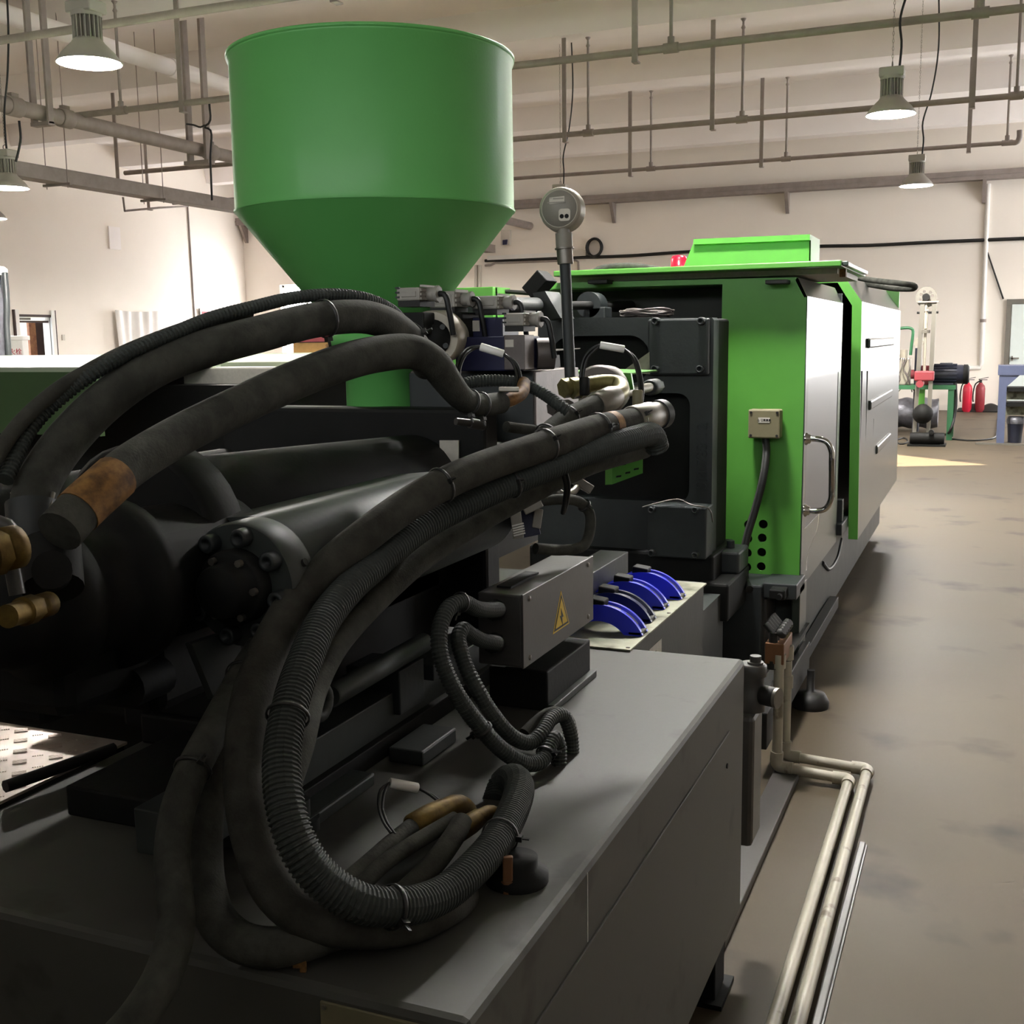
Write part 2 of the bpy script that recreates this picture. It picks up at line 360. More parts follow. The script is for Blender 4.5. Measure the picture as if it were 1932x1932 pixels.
def high_bay(x, y, z):
    r = thing('high_bay_lamp', '', 'lamp', (x, y, z), 'high bay lamps under the ceiling')
    obj('reflector', B().lathe((x, y, z), (0, 0, 1), [(.2, 0), (.205, .004), (.165, .06), (.105, .12), (.085, .15), (.08, .15), (.10, .118), (.16, .058), (.19, .012)], 40, cap=False), 'lampg', r)
    obj('neck_plate', B().cyl((x, y, z+.145), (x, y, z+.15), .084), 'lampg', r)
    obj('lens', B().lathe((x, y, z+.012), (0, 0, 1), [(.188, 0), (.188, .004)], 40), 'lamp', r)
    hs = obj('heat_sink', B().cyl((x, y, z+.14), (x, y, z+.30), .06, 20), 'lampg', r)
    fins = B()
    for k in range(20):
        a = k*math.pi/10; c, s_ = math.cos(a), math.sin(a)
        fins.obox((x+c*.07, y+s_*.07, z+.215), (c*.022, s_*.022, 0), (-s_*.003, c*.003, 0), (0, 0, .075))
    f = obj('fins', fins, 'lampg', hs); f['kind'] = 'stuff'
    obj('driver_box', B().box((x-.1, y-.08, z+.30), (x+.1, y+.08, z+.375), .01).cyl((x, y, z+.28), (x, y, z+.31), .095), 'lampg', r)
    ring = [(x, y+.025*math.cos(t), z+.4+.025*math.sin(t)) for t in [k*math.pi/8 for k in range(16)]]
    obj('hook', B().tube(ring, .005, 8, closed=True), 'steel', r)
    ch = B()
    n = int((ZC-z-.42)/.03)
    for k in range(n):
        zc = z+.44+k*.03; ax = (1, 0) if k % 2 else (0, 1)
        ch.tube([(x+ax[0]*.007*math.cos(t), y+ax[1]*.007*math.cos(t), zc+.018*math.sin(t)) for t in [q*math.pi/3 for q in range(6)]], .0022, 4, closed=True)
    c = obj('chain', ch, 'steel', r); c['kind'] = 'stuff'
    pts, _ = smooth_path([(x+.06, y-.04, z+.37), (x+.07, y-.05, z+.55), (x+.05, y-.02, z+.75), (x+.14, y-.03, z+1.1), (x+.2, y-.03, z+1.6), (x+.17, y, ZC)], .05)
    obj('cord', B().tube(pts, .010, 8), 'cable', r)
    return r
hb0 = high_bay(0, 0, 3.37)
for i, (x, y, z, lb) in enumerate(lamp_list):
    lb = 'grey high bay lamp, '+lb
    if i == 0: hb0.location = (x, y, z); hb0['label'] = lb
    else:
        cl_ = copy_tree(hb0, Vector((x, y, z))-hb0.location, lb)
        if 'out of frame' in lb and y < 7:                     # the two lamps over the machine, dimmed to balance the light
            for c_ in cl_.children:
                if c_.name.startswith('lens'):
                    c_.data = c_.data.copy(); c_.data.materials.clear(); c_.data.materials.append(M['lampmid' if y < 5 else 'lampdim'])

# ------------------------------------------------------------------ overhead pipes
ZP = 4.2
def pipe_run(label, y, x0, x1, r, hangers, risers, end=None):
    t = thing('sprinkler_pipe', label, 'pipe', (x0, y, ZP), 'sprinkler pipes under the ceiling')
    obj('run', B().cyl((x0, y, ZP), (x1, y, ZP), r, 16), 'pipe', t)
    for x in hangers:
        h = obj('hanger', B().box((x-.028, y-.05, ZP-.09), (x+.028, y-.03, 5.4)).box((x-.03, y-.05, ZP-.1), (x+.03, y+.05, ZP-.085)), 'pipe', t)
    for x in risers:
        rr = obj('riser', B().cyl((x, y, ZP), (x, y, 5.28), .017, 10), 'pipe', t)
        obj('tee', B().cyl((x-.07, y, ZP), (x+.07, y, ZP), r*1.35, 14).cyl((x, y, ZP), (x, y, ZP+.1), .032, 12), 'pipe', rr)
        obj('sprinkler_head', B().lathe((x, y, 5.25), (0, 0, 1), [(.012, 0), (.028, .03), (.014, .06), (.014, .1), (.035, .13), (.035, .135)], 10), 'pipe', rr)
    if end: obj('elbow', B().tube(smooth_path([(x1-.02, y, ZP), (x1+.07, y, ZP), (x1+.1, y, ZP+.05), (x1+.1, y, ZP+.16)], .02)[0], r*1.25, 12), 'pipe', t)
    return t
def xat(px, py, y): return PY(px, py, y).x
pipe_run('near sprinkler pipe crossing in front of the upper left lamp', 7.95, -12.5, 6, .035, [xat(637, 60, 7.95)], [xat(690, 60, 7.95)])
pipe_run('sprinkler pipe with tees, uppermost of those at the right', 10.8, -10, 6, .035, [xat(1200, 90, 10.8), xat(346, 190, 10.8)], [xat(1266, 80, 10.8), xat(1850, 20, 10.8), xat(228, 200, 10.8)])
pipe_run('sprinkler pipe at mid height crossing behind the larger right lamp', 14.62, -12.6, 6, .035, [xat(1345, 230, 14.62), xat(1067, 250, 14.62), xat(1835, 190, 14.62), xat(225, 325, 14.62)], [xat(1400, 220, 14.62), xat(1110, 250, 14.62), xat(1918, 180, 14.62)])
pipe_run('thin sprinkler pipe ending in an upturned elbow at the far right', 18.1, -14.5, xat(1908, 268, 18.1), .03, [xat(1437, 300, 18.1), xat(1190, 320, 18.1), xat(1828, 275, 18.1), xat(283, 390, 18.1)], [xat(1483, 300, 18.1), xat(1228, 320, 18.1), xat(1900, 268, 18.1)], end=True)
# main riser pipe along the hall, left
XM, ZM = -9.9, 4.12
t = thing('main_water_pipe', 'thick grey main pipe running down the hall at upper left', 'pipe', (XM, 8, ZM))
obj('run', B().cyl((XM, 3, ZM), (XM, YB, ZM), .085, 20), 'pipe', t)
for y in (9.8, 10.55, 13.2, 17): obj('coupling', B().cyl((XM, y-.09, ZM), (XM, y+.09, ZM), .105, 20, .01).box((XM-.03, y-.05, ZM+.09), (XM+.03, y+.05, ZM+.14)), 'pipe', t)
for y in (8.6, 10.2):
    obj('hanger', B().box((XM-.13, y-.04, ZM-.12), (XM-.1, y+.04, ZC)).box((XM+.1, y-.04, ZM-.12), (XM+.13, y+.04, ZC)).box((XM-.13, y-.05, ZM-.14), (XM+.13, y+.05, ZM-.1)), 'pipe', t)
obj('hanger', B().box((XM-.16, 12.9, ZM-.16), (XM-.12, 13.0, ZC)).box((XM+.12, 12.9, ZM-.16), (XM+.16, 13.0, ZC)).box((XM-.2, 12.88, ZM-.2), (XM+.2, 13.02, ZM-.15)), 'pipe', t)
t = thing('drain_pipe', 'pale round drain pipe under the slab at upper left', 'pipe', (-10.5, 8, 5.28))
obj('run', B().cyl((-10.5, 3, 5.28), (-10.5, YB, 5.28), .11, 18), 'ceil', t)
for y in (9.5, 13.3, 18): obj('coupling', B().cyl((-10.5, y-.1, 5.28), (-10.5, y+.1, 5.28), .125, 18), 'ceil', t)
# hung cable tray, left
XT, ZT = -10.9, 3.62
t = thing('hanging_cable_tray', 'long grey cable tray hung on thin rods at the left', 'tray', (XT, 9, ZT))
obj('tray_body', B().box((XT-.12, 4, ZT-.06), (XT+.12, YB, ZT-.05)).box((XT+.115, 4, ZT-.06), (XT+.125, YB, ZT+.1)).box((XT-.125, 4, ZT-.06), (XT-.115, YB, ZT+.1)), 'pipe', t)
obj('tray_lid', B().box((XT-.13, 4, ZT+.1), (XT+.13, YB, ZT+.11)), 'pipe', t)
for y in (7.3, 9.0, 11.4, 13.2, 15.5, 18, 21):
    h = obj('threaded_rod', B().cyl((XT-.17, y, ZT-.12), (XT-.17, y, ZC), .006, 6).cyl((XT+.17, y, ZT-.12), (XT+.17, y, ZC), .006, 6), 'pipe', t)
    obj('cross_bar', B().box((XT-.22, y-.02, ZT-.09), (XT+.22, y+.02, ZT-.06)), 'pipe', h)
t = thing('pendant_cable', 'black cable with knotted splice hanging at left of the hopper', 'cable', (-9.6, 12.4, 4))
pts, _ = smooth_path([PY(395, 195, 12.6), PY(396, 230, 12.6), PY(385, 240, 12.6), PY(397, 245, 12.6), PY(397, 300, 12.6), PY(400, 378, 12.6)], .05)
obj('run', B().tube(pts, .014, 8), 'cable', t)
obj('splice', B().tube(smooth_path([PY(352, 234, 12.6), PY(366, 236, 12.6), PY(378, 240, 12.6), PY(386, 236, 12.6)], .03)[0], .012, 8), 'cable', t)
t = thing('lamp_supply_cable', 'thin black flex drooping to the lamp at the left edge', 'cable', PY(36, 230, 9.05))
obj('run', B().tube(smooth_path([PY(36, 228, 9.0), PY(39, 260, 9.0), PY(36, 280, 9.0), PY(30, 305, 9.0)], .04)[0], .012, 8), 'cable', t)
# wall tray on the back wall + brackets
t = thing('wall_cable_tray', 'long beige cable tray on brackets high on the back wall', 'tray', (-6, YB, 4.5))
obj('tray_body', B().box((XL, YB-.28, 4.5), (XR, YB-.03, 4.53)).box((XL, YB-.29, 4.5), (XR, YB-.27, 4.68)).box((XL, YB-.31, 4.58), (XR, YB-.29, 4.6)), 'pipe', t)
for px, py in ((1485, 390), (1157, 387), (1858, 340), (461, 430)):
    x = PY(px, py, YB-.1).x; z = 4.5
    obj('bracket', B().prism([(x-.035, YB-.3, z), (x-.035, YB, z), (x-.035, YB, z-.42), (x-.035, YB-.06, z-.42)], (.07, 0, 0)), 'pipe', t)
# corner pipe on left wall
t = thing('wall_pipe', 'thin grey pipe dropping from the tray to the left wall', 'pipe', (XL+.1, 22.5, 4.8))
obj('run', B().tube([PX(232, 372, -15), PX(235, 398, -15), PX(300, 392, -15), PX(355, 389, XL+.03)], .02, 8), 'pipe', t)
t = thing('wall_cable', 'thin grey cable running straight down the left wall', 'cable', (XL, 22.7, 3))
obj('run', B().tube([(XL+.02, 22.73, 4.8), (XL+.02, 22.76, 2.4), (XL+.02, 22.78, .3)], .018, 8), 'pipe', t)

# ================================================================== BACKGROUND
def plate(loops, o, ux, uy, th):
    """flat plate with holes: loops of 2-D points (first outer), plane origin o, axes ux, uy, thickness along ux x uy"""
    o, ux, uy = Vector(o), Vector(ux), Vector(uy); uz = ux.cross(uy).normalized()*th
    bm = bmesh.new(); es = []; order = []
    for lp in loops:
        vs = [bm.verts.new((p[0], p[1], 0)) for p in lp]; order.append(vs)
        for i in range(len(vs)): es.append(bm.edges.new((vs[i], vs[(i+1) % len(vs)])))
    bmesh.ops.triangle_fill(bm, use_beauty=True, use_dissolve=False, edges=es, normal=(0, 0, 1))
    bm.verts.index_update(); bm.verts.ensure_lookup_table(); n = len(bm.verts)
    f2 = lambda c: o+ux*c.x+uy*c.y
    vs = [f2(v.co) for v in bm.verts]; fs = [tuple(v.index for v in f.verts) for f in bm.faces]
    out = vs+[v+uz for v in vs]; F = fs+[tuple(i+n for i in f[::-1]) for f in fs]
    for lp in order:
        for i in range(len(lp)):
            a, b = lp[i].index, lp[(i+1) % len(lp)].index; F.append((a, b, b+n, a+n))
    bm.free(); return B().add(out, F)
def circ(cx, cy, r, n=16): return [(cx+r*math.cos(2*math.pi*k/n), cy+r*math.sin(2*math.pi*k/n)) for k in range(n)]
def rrect(x0, y0, x1, y1, r, n=5):
    out = []
    for cx, cy, a0 in ((x1-r, y1-r, 0), (x0+r, y1-r, 90), (x0+r, y0+r, 180), (x1-r, y0+r, 270)):
        for k in range(n+1):
            a = math.radians(a0+90*k/n); out.append((cx+r*math.cos(a), cy+r*math.sin(a)))
    return out
def xz(px, py, Y): p = PY(px, py, Y); return (p.x, p.z)
XAX, YAX, ZAX = V(1, 0, 0), V(0, 1, 0), V(0, 0, 1)

# added unseen panel, its hole shaped to throw the sun streak on the floor
_q = [_gap(-2.3, 13.53), _gap(.02, 14.58), _gap(-2.3, 16.6)]
sun_mask = tag(obj('sun_mask_panel', plate([[(GY-1.9, 0), (GY+1.9, 0), (GY+1.9, 5.75), (GY-1.9, 5.75)], _q], (XR+.02, 0, 0), YAX, ZAX, .05), 'door'), kind='structure')

# second window in the back wall, beyond the grey door: daylight for the right aisle
W2 = (gx0+1.75, gx0+5.2, .95, 2.75)
w2 = struct('window_2', B().box((W2[0], YB-.05, W2[2]-.06), (W2[1], YB, W2[2])).box((W2[0], YB-.05, W2[3]), (W2[1], YB, W2[3]+.06)).box((W2[0]-.06, YB-.05, W2[2]-.06), (W2[0], YB, W2[3]+.06)).box((W2[1], YB-.05, W2[2]-.06), (W2[1]+.06, YB, W2[3]+.06)).box(((W2[0]+W2[1])/2-.03, YB-.05, W2[2]), ((W2[0]+W2[1])/2+.03, YB, W2[3])), 'white')
obj('pane', B().box((W2[0], YB-.03, W2[2]), ((W2[0]+W2[1])/2-.03, YB-.02, W2[3])), 'wing3', w2)
obj('pane', B().box(((W2[0]+W2[1])/2+.03, YB-.03, W2[2]), (W2[1], YB-.02, W2[3])), 'wing3', w2)

# --- tall narrow test stand with pulley
YT = 16.95
t = thing('pulley_test_stand', 'tall narrow test stand with two pale posts and a round pulley', 'machine', (-.8, YT, 0))
obj('base_plate', B().box((-1.03, YT-.2, 0), (-.53, YT+.2, .025)), 'black', t)
for x, dx in ((-.93, .03), (-.745, .03)):
    obj('post', B().prism([(x-.05, YT-.03, .02), (x-.0, YT-.03, .02), (x+.03-.01+.03*(x < -.8), YT-.03, 1.98), (x-.03-.01+.03*(x < -.8), YT-.03, 1.98)], (0, .06, 0)), 'alu', t)
pl = obj('pulley', plate([circ(0, 0, .14, 32)]+[circ(.08*math.cos(a), .08*math.sin(a), .022, 10) for a in (.9, 1.9, 2.7, .2, 3.6)], (-.866, YT+.02, 2.05), XAX, ZAX, -.04), 'alu', t)
obj('pulley_hub', B().cyl((-.866, YT-.05, 2.05), (-.866, YT+.06, 2.05), .05), 'black', pl)
obj('top_plate', B().box((-.97, YT-.05, 1.975), (-.70, YT+.05, 1.995)), 'pipe', t)
obj('cross_bar', B().cyl((-.98, YT, 1.84), (-.70, YT, 1.84), .016, 10), 'black', t)
obj('screw', B().cyl((-.852, YT, .95), (-.86, YT, 1.9), .02, 12).cyl((-.858, YT, 1.62), (-.86, YT, 1.84), .032, 12).lathe((-.86, YT, 1.86), (0, 0, 1), [(.03, 0), (.012, .12), (.004, .13)], 12), 'gauge', t)
obj('collar', B().cyl((-.857, YT, 1.56), (-.857, YT, 1.6), .06, 16), 'alu', t)
obj('weight_ball', B().lathe((-.85, YT, .30), (0, 0, 1), [(.01, 0)]+[(.14*math.sin(math.pi*k/10), .14-.14*math.cos(math.pi*k/10)) for k in range(1, 10)]+[(.01, .28)], 20), 'black', t)
obj('lower_gear', B().cyl((-1.0, YT-.1, .11), (-.55, YT-.1, .11), .08, 14).box((-.98, YT-.12, .02), (-.6, YT+.15, .1), .01).cyl((-.72, YT-.22, .2), (-.72, YT-.1, .2), .035, 12), 'black', t)
obj('red_clamp', B().box((-.98, YT-.06, .9), (-.72, YT+.06, 1.04), .02).cyl((-.9, YT-.1, .86), (-.9, YT+.1, .86), .05, 12), 'signred', t)
# --- green bench with motor
YBn = 18.2
t = thing('motor_bench', 'green steel bench with a blue-black motor at the back right', 'bench', (-.9, YBn, 0))
obj('bench_top', B().box((-1.75, YBn-.35, .74), (-.46, YBn+.35, .8)), 'gbench', t)
for x in (-1.7, -.56): 
    for y in (YBn-.33, YBn+.27): obj('leg', B().box((x, y, 0), (x+.08, y+.06, .75)), 'gbench', t)
obj('centre_panel', B().box((-1.02, YBn-.3, .28), (-.88, YBn-.25, .75)), 'green', t)
mo = obj('motor', B().cyl((-.84, YBn, .95), (-.36, YBn, .95), .14, 24, .02).box((-.7, YBn-.06, 1.06), (-.52, YBn+.06, 1.12), .01), 'motor', t)
fin = B()
for k in range(18):
    a = k*2*math.pi/18; fin.obox((-.62, YBn+.145*math.cos(a), .95+.145*math.sin(a)), (.16, 0, 0), (0, .012*math.cos(a), .012*math.sin(a)), (0, -.004*math.sin(a), .004*math.cos(a)))
f = obj('cooling_fins', fin, 'motor', mo); f['kind'] = 'stuff'
obj('fan_cover', B().lathe((-.36, YBn, .95), (1, 0, 0), [(.145, -.01), (.145, .05), (.11, .07)], 24), 'black', mo)
obj('motor_feet', B().box((-.78, YBn-.13, .8), (-.5, YBn+.13, .83)), 'motor', mo)
obj('gearbox', B().box((-1.02, YBn-.1, .8), (-.84, YBn+.1, 1.08), .02).cyl((-1.1, YBn, .95), (-.84, YBn, .95), .07), 'signred', t)
t = thing('pump_unit', 'small pump with a tangle of wires and a green pipe beside the test stand', 'pump', (-1.3, 18.0, .8))
obj('body', B().box((-1.3, 17.95, .8), (-1.1, 18.15, 1.2), .02).cyl((-1.2, 18.05, 1.2), (-1.2, 18.05, 1.32), .06, 14).box((-1.36, 18, .95), (-1.25, 18.1, 1.25), .01), 'gauge', t)
obj('column', B().cyl((-1.0, 18.05, .1), (-1.0, 18.05, 1.34), .05, 14), 'motor', t)
obj('pipe', B().tube(smooth_path([PY(1690, 620, 18.05), PY(1717, 619, 18.05), PY(1722, 622, 18.05), PY(1720, 650, 18.05), PY(1718, 670, 18.05)], .03)[0], .022, 10), 'gbench', t)
obj('handwheel', B().cyl((-1.0, 18.0, 1.42), (-1.0, 18.1, 1.42), .07, 14).cyl((-1.0, 18.05, 1.3), (-1.0, 18.05, 1.46), .02, 8), 'gauge', t)
wr_ = B()
for k in range(7):
    x = -1.3+.03*k
    wr_.tube(smooth_path([V(x, 17.93, 1.2), V(x+random.uniform(-.08, .08), 17.86, 1.05), V(x+random.uniform(-.08, .1), 17.84, .9), V(x+random.uniform(-.1, .1), 17.9, .7)], .05)[0], .008, 5)
f = obj('wires', wr_, 'block', t); f['kind'] = 'stuff'
tg = obj('foil_wrapped_roll', B().grid(lambda u, v: V(-1.75+1.0*u, 19.6+.24*math.cos(2*math.pi*v)*(1+.08*math.sin(19*u+5*v)), .28+.24*math.sin(2*math.pi*v)*(1+.06*math.sin(23*u+9*v))), 40, 24).cyl((-1.75, 19.6, .28), (-.75, 19.6, .28), .2, 16), 'foil')
tag(tg, 'large roll wrapped in crinkled clear film under the green bench', 'roll')
# --- extinguishers by the wall
def extinguisher(x, y, sc, mt, label):
    t = thing('fire_extinguisher', label, 'extinguisher', (x, y, 0), 'fire extinguishers against the back wall')
    obj('cylinder', B().lathe((x, y, 0), (0, 0, 1), [(.07, 0), (.09, .02), (.09, .46), (.075, .52), (.04, .56), (.03, .58)], 20), mt, t)
    h = obj('valve', B().cyl((x, y, .58), (x, y, .63), .025, 10).obox((x+.05, y, .665), (.09, 0, .02), (0, .012, 0), (0, 0, .006)).obox((x+.04, y, .635), (.08, 0, .0), (0, .012, 0), (0, 0, .006)), 'inkblack', t)
    obj('discharge_hose', B().tube(smooth_path([V(x-.02, y, .61), V(x-.09, y-.01, .56), V(x-.125, y-.02, .42), V(x-.13, y-.03, .25), V(x-.12, y-.03, .2)], .03)[0], .013, 8), 'inkblack', h)
    return t
extinguisher(-.405, 24.45, 1, 'red', 'bright red fire extinguisher, left of the two by the wall')
extinguisher(-.17, 24.45, 1, 'redd', 'dull dark red fire extinguisher, right of the two by the wall')
tg = obj('rag_heap', B().grid(lambda u, v: V(-.6+1.0*u, 24.6+.22*(v-.5)*2, .02+.14*math.sin(math.pi*u)**.5*math.sin(math.pi*v)*(.6+.5*abs(math.sin(9*u+2)))), 24, 8).box((-.6, 24.4, 0), (.4, 24.75, .02)), 'inkblack'); tag(tg, 'low dark heap of rags behind the extinguishers on the floor', 'rag')
# --- blue rack at the right edge
YR = 17.5
t = thing('steel_rack', 'blue-grey steel rack with plank shelves cut by the right edge', 'rack', (.8, YR, 0))
for x in (.12, 1.55):
    for y in (YR, YR+.6): obj('post', B().box((x, y, 0), (x+.1, y+.08, 1.08)), 'rack', t)
obj('top_beam', B().box((.1, YR-.02, .96), (1.67, YR+.7, 1.09)), 'rack', t)
obj('corner_brace', B().prism([(.22, YR, .96), (.38, YR, .96), (.22, YR, .8)], (0, .05, 0)), 'rack', t)
for z in (.76, .55): obj('shelf', B().box((.2, YR+.02, z-.03), (1.6, YR+.62, z+.02)), 'black', t)
for z in (.60, .38): obj('shelf_board', B().box((.2, YR+.35, z), (1.6, YR+.38, z+.13)), 'galv', t)
t = thing('plastic_bin', 'dark bin with a clear film liner under the blue rack', 'bin', (.35, YR+.15, 0))
obj('bin_body', B().lathe((.36, YR+.2, 0), (0, 0, 1), [(.09, 0), (.11, .3), (.115, .31), (.1, .31)], 20), 'motor', t)
obj('liner', B().lathe((.36, YR+.2, .27), (0, 0, 1), [(.115, 0), (.12, .06), (.10, .1), (.085, .07)], 14, cap=False), 'foil', t)
tg = obj('floor_strip', B().obox((1.0, 17.15, .012), (1.15, -.14, 0), (.004, .03, 0), (0, 0, .012)), 'alu'); tag(tg, 'long pale strip lying on the floor in front of the blue rack', 'strip')
tg = obj('floor_cable', B().tube(smooth_path([PZ(1795, 828, .012), PZ(1830, 831, .012), PZ(1868, 828, .012), PZ(1880, 815, .012), PZ(1882, 790, .012)], .1)[0], .012, 6), 'cable'); tag(tg, 'thin black cable snaking on the floor from bench to rack', 'cable')
tg = obj('floor_cable', B().tube(smooth_path([PZ(1690, 830, .012), PZ(1705, 826, .012), PZ(1712, 834, .012), PZ(1700, 838, .012), PZ(1686, 826, .012)], .1)[0], .012, 6), 'cable'); tag(tg, 'short loop of black cable on the floor left of the test stand', 'cable')
tg = obj('bench_cable', B().tube(smooth_path([PY(1803, 722, 18.0), PY(1804, 760, 17.95), PY(1800, 790, 17.9), PY(1793, 812, 17.8), PZ(1775, 822, .015)], .08)[0], .02, 8), 'cable'); tag(tg, 'black motor cable hanging from the green bench to the floor', 'cable')
# --- things on the back wall
yb = YB-.03
t = thing('wall_conduit', 'white conduit dropping down the back wall to a right-angle bend', 'conduit', PY(1865, 345, yb))
obj('run', B().tube([PY(1865, 347, yb), PY(1856, 560, yb), PY(1852, 685, yb), PY(1849, 693, yb), PY(1822, 694, yb)], .045, 10), 'white', t)
obj('clamp', B().cyl(PY(1855, 602, yb), PY(1854.8, 608, yb), .06, 10), 'pipe', t)
tg = obj('door_cable', B().tube([PY(1863, 476, yb), PY(1893, 564, yb)], .016, 6), 'cable'); tag(tg, 'thin grey cable slanting from the white conduit to the grey door', 'cable')
t = thing('wall_cable', 'long dark cable clipped along the whole back wall', 'cable', PY(1100, 485, yb))
obj('run', B().tube(smooth_path([PY(915, 492, yb), PY(1050, 487, yb), PY(1180, 483, yb), PY(1300, 475, yb), PY(1531, 465, yb), PY(1640, 463, yb), PY(1760, 457, yb), PY(1980, 448, yb)], .3)[0], .035, 8), 'cable', t)
t = thing('wall_conduit', 'thin dark conduit below the cable with a bend downwards, behind the gauge', 'conduit', PY(950, 498, yb))
obj('run', B().tube([PY(915, 501, yb), PY(926, 500, yb), PY(935, 496, yb), PY(1085, 491, yb), PY(1091, 494, yb), PY(1092, 515, yb)], .025, 8), 'pipe', t)
t = thing('wall_trunking', 'white cable trunking on the wall right of the hopper cone', 'trunking', PY(980, 485, yb))
obj('body', B().prism([PY(921, 483, YB), PY(1052, 477, YB), PY(1052, 485, YB), PY(921, 491, YB)], (0, -.06, 0)), 'white', t)
obj('socket', B().prism([PY(1060, 474, YB), PY(1107, 472, YB), PY(1107, 483, YB), PY(1060, 485, YB)], (0, -.07, 0)), 'label', t)
t = thing('breaker_box', 'small grey breaker box on the wall beside the hopper cone', 'box', PY(955, 445, YB))
obj('case', B().prism([PY(948, 434, YB), PY(965, 434, YB), PY(964, 463, YB), PY(948, 463, YB)], (0, -.1, 0)), 'label', t)
obj('switch', B().prism([PY(949, 453, YB-.1), PY(958, 452, YB-.1), PY(957, 461, YB-.1), PY(949, 462, YB-.1)], (0, -.03, 0)), 'vblue', t)
for px, lb in ((904, 'left'), (899, 'right')): pass
t = thing('wall_pipe', 'pair of pale vertical pipes on the wall below the hopper cone', 'pipe', PY(905, 530, yb))
for px in (898, 905): obj('run', B().cyl(PY(px, 500, yb), PY(px, 560, yb), .04, 10), 'label', t)
cc = PY(1121.5, 467, YB-.06)
co = B()
for k in range(5): co.tube([cc+V((.165+.012*(k % 3))*math.cos(a), -.02*k+.03, (.19+.01*(k % 2))*math.sin(a)) for a in [q*math.pi/12 for q in range(24)]], .022, 8, closed=True)
tg = obj('cable_coil', co, 'cable'); tag(tg, 'coil of black cable hung on the back wall behind the gauge', 'cable')
# --- things on the left wall
cl = B().grid(lambda u, v: V(XL+.10+.05*math.sin(u*11+1.2*v)*(.25+.75*v)+.03*math.sin(u*27), 19.95+1.4*(u+.03*(.5-u)*v*2), 2.31-.03*math.sin(u*math.pi)*(1-v)-1.2*v), 48, 14)
tg = obj('cloth_sheet', cl, 'cloth'); tag(tg, 'white cloth sheet pinned over an opening in the left wall', 'cloth')
t = thing('notice_board', 'pale notice board with a red heading on the left wall', 'board', (XL, 23.4, 1.9))
obj('panel', B().box((XL+.02, 22.95, 1.0), (XL+.05, 24.0, 2.36)), 'white', t)
obj('heading', B().box((XL+.05, 23.0, 2.16), (XL+.055, 23.97, 2.33)).box((XL+.05, 23.08, 1.3), (XL+.055, 23.5, 1.9)), 'signred', t)
for y in (22.93, 24.0): obj('frame_post', B().box((XL+.02, y, .9), (XL+.06, y+.03, 2.4)), 'alu', t)
t = obj('wall_panel', B().box((XL, 20.0, 3.62), (XL+.03, 20.35, 4.1)), 'ceil'); tag(t, 'small pale cover plate high on the left wall', 'panel')
t = obj('light_switch', B().box((XL, 18.43, 1.66), (XL+.03, 18.5, 1.78), .005), 'label'); tag(t, 'small light switch on the left wall beside the doorway', 'switch')
# hydrant cabinet
hb = P(24, 632, 15.6); hy = hb.y; hx = hb.x
uxh = (P(38, 632, 15.6)-P(10, 632, 15.6)).normalized(); uxh.z = 0; uxh.normalize(); nh = V(uxh.y, -uxh.x, 0)
t = thing('hydrant_cabinet', 'white fire hydrant cabinet with red lettering by the left doorway', 'cabinet', (hx, hy, 0))
c0 = V(hx, hy, 0)-uxh*.02
obj('body', B().obox(c0+V(0, 0, .82)-nh*.12, uxh*.135, nh*.1, V(0, 0, .82), .01), 'white', t)
obj('cap', B().obox(c0+V(0, 0, 1.665)-nh*.12, uxh*.155, nh*.12, V(0, 0, .03), .008), 'white', t)
text('lettering', '消火栓', .088, .003, 'redtext', t, c0+V(0, 0, 1.475)-nh*.012-uxh*.01, uxh, ZAX)
text('lettering', 'HYDRANT', .05, .003, 'redtext', t, c0+V(0, 0, 1.405)-nh*.012-uxh*.005, uxh, ZAX)
# foil wrapped column at the left edge
cb = P(-14, 600, 13.2)
t = thing('wrapped_duct', 'silver film-wrapped duct with a dark corner strip at the left edge', 'duct', (cb.x, cb.y, 0))
c0 = V(cb.x, cb.y, 0)
obj('duct_body', B().grid(lambda u, v: c0+V(.17*math.cos(2*math.pi*u)*(1+.06*math.sin(14*v+9*u)), .17*math.sin(2*math.pi*u), 2.38*v), 24, 40), 'foil', t)
e0, e1 = P(9, 515, 13.0), P(16, 660, 13.0)
obj('corner_strip', B().tube(smooth_path([e0, e0.lerp(e1, .4)+V(.01, 0, 0), e0.lerp(e1, .7)+V(-.01, 0, 0), e1, V(e1.x, e1.y, 0)], .1)[0], .034, 8), 'dark', t)
obj('cap', B().lathe((cb.x+.09, cb.y, 2.36), (0, 0, 1), [(.14, 0), (.14, .07), (.11, .1)], 16), 'white', t)
# red and gold display case seen under the hose
s0 = PZ(600, 655, 1.0); d0 = 12.0
s0 = P(603, 652, d0); 
t = thing('display_board', 'red-topped gold board with small characters glimpsed under the upper hose', 'board', (s0.x, s0.y, 0))
u_ = (P(640, 652, d0)-P(565, 652, d0)).normalized(); u_.z = 0; u_.normalize(); n_ = V(u_.y, -u_.x, 0)
b0 = V(s0.x, s0.y, 0)
obj('panel', B().obox(b0+V(0, 0, .75), u_*.27, n_*.05, V(0, 0, .80)), 'signgold', t)
obj('top', B().obox(b0+V(0, 0, 1.59), u_*.28, n_*.07, V(0, 0, .035)), 'signred', t)
obj('mullion', B().obox(b0+V(0, 0, 1.552), u_*.275, n_*.06, V(0, 0, .004)), 'inkblack', t)
me = text_mesh('生 产', .05, .002)
text('lettering', '生 产', .045, .002, 'inkblack', t, b0+V(0, 0, 1.505)+n_*.056+u_*.12, u_, ZAX)
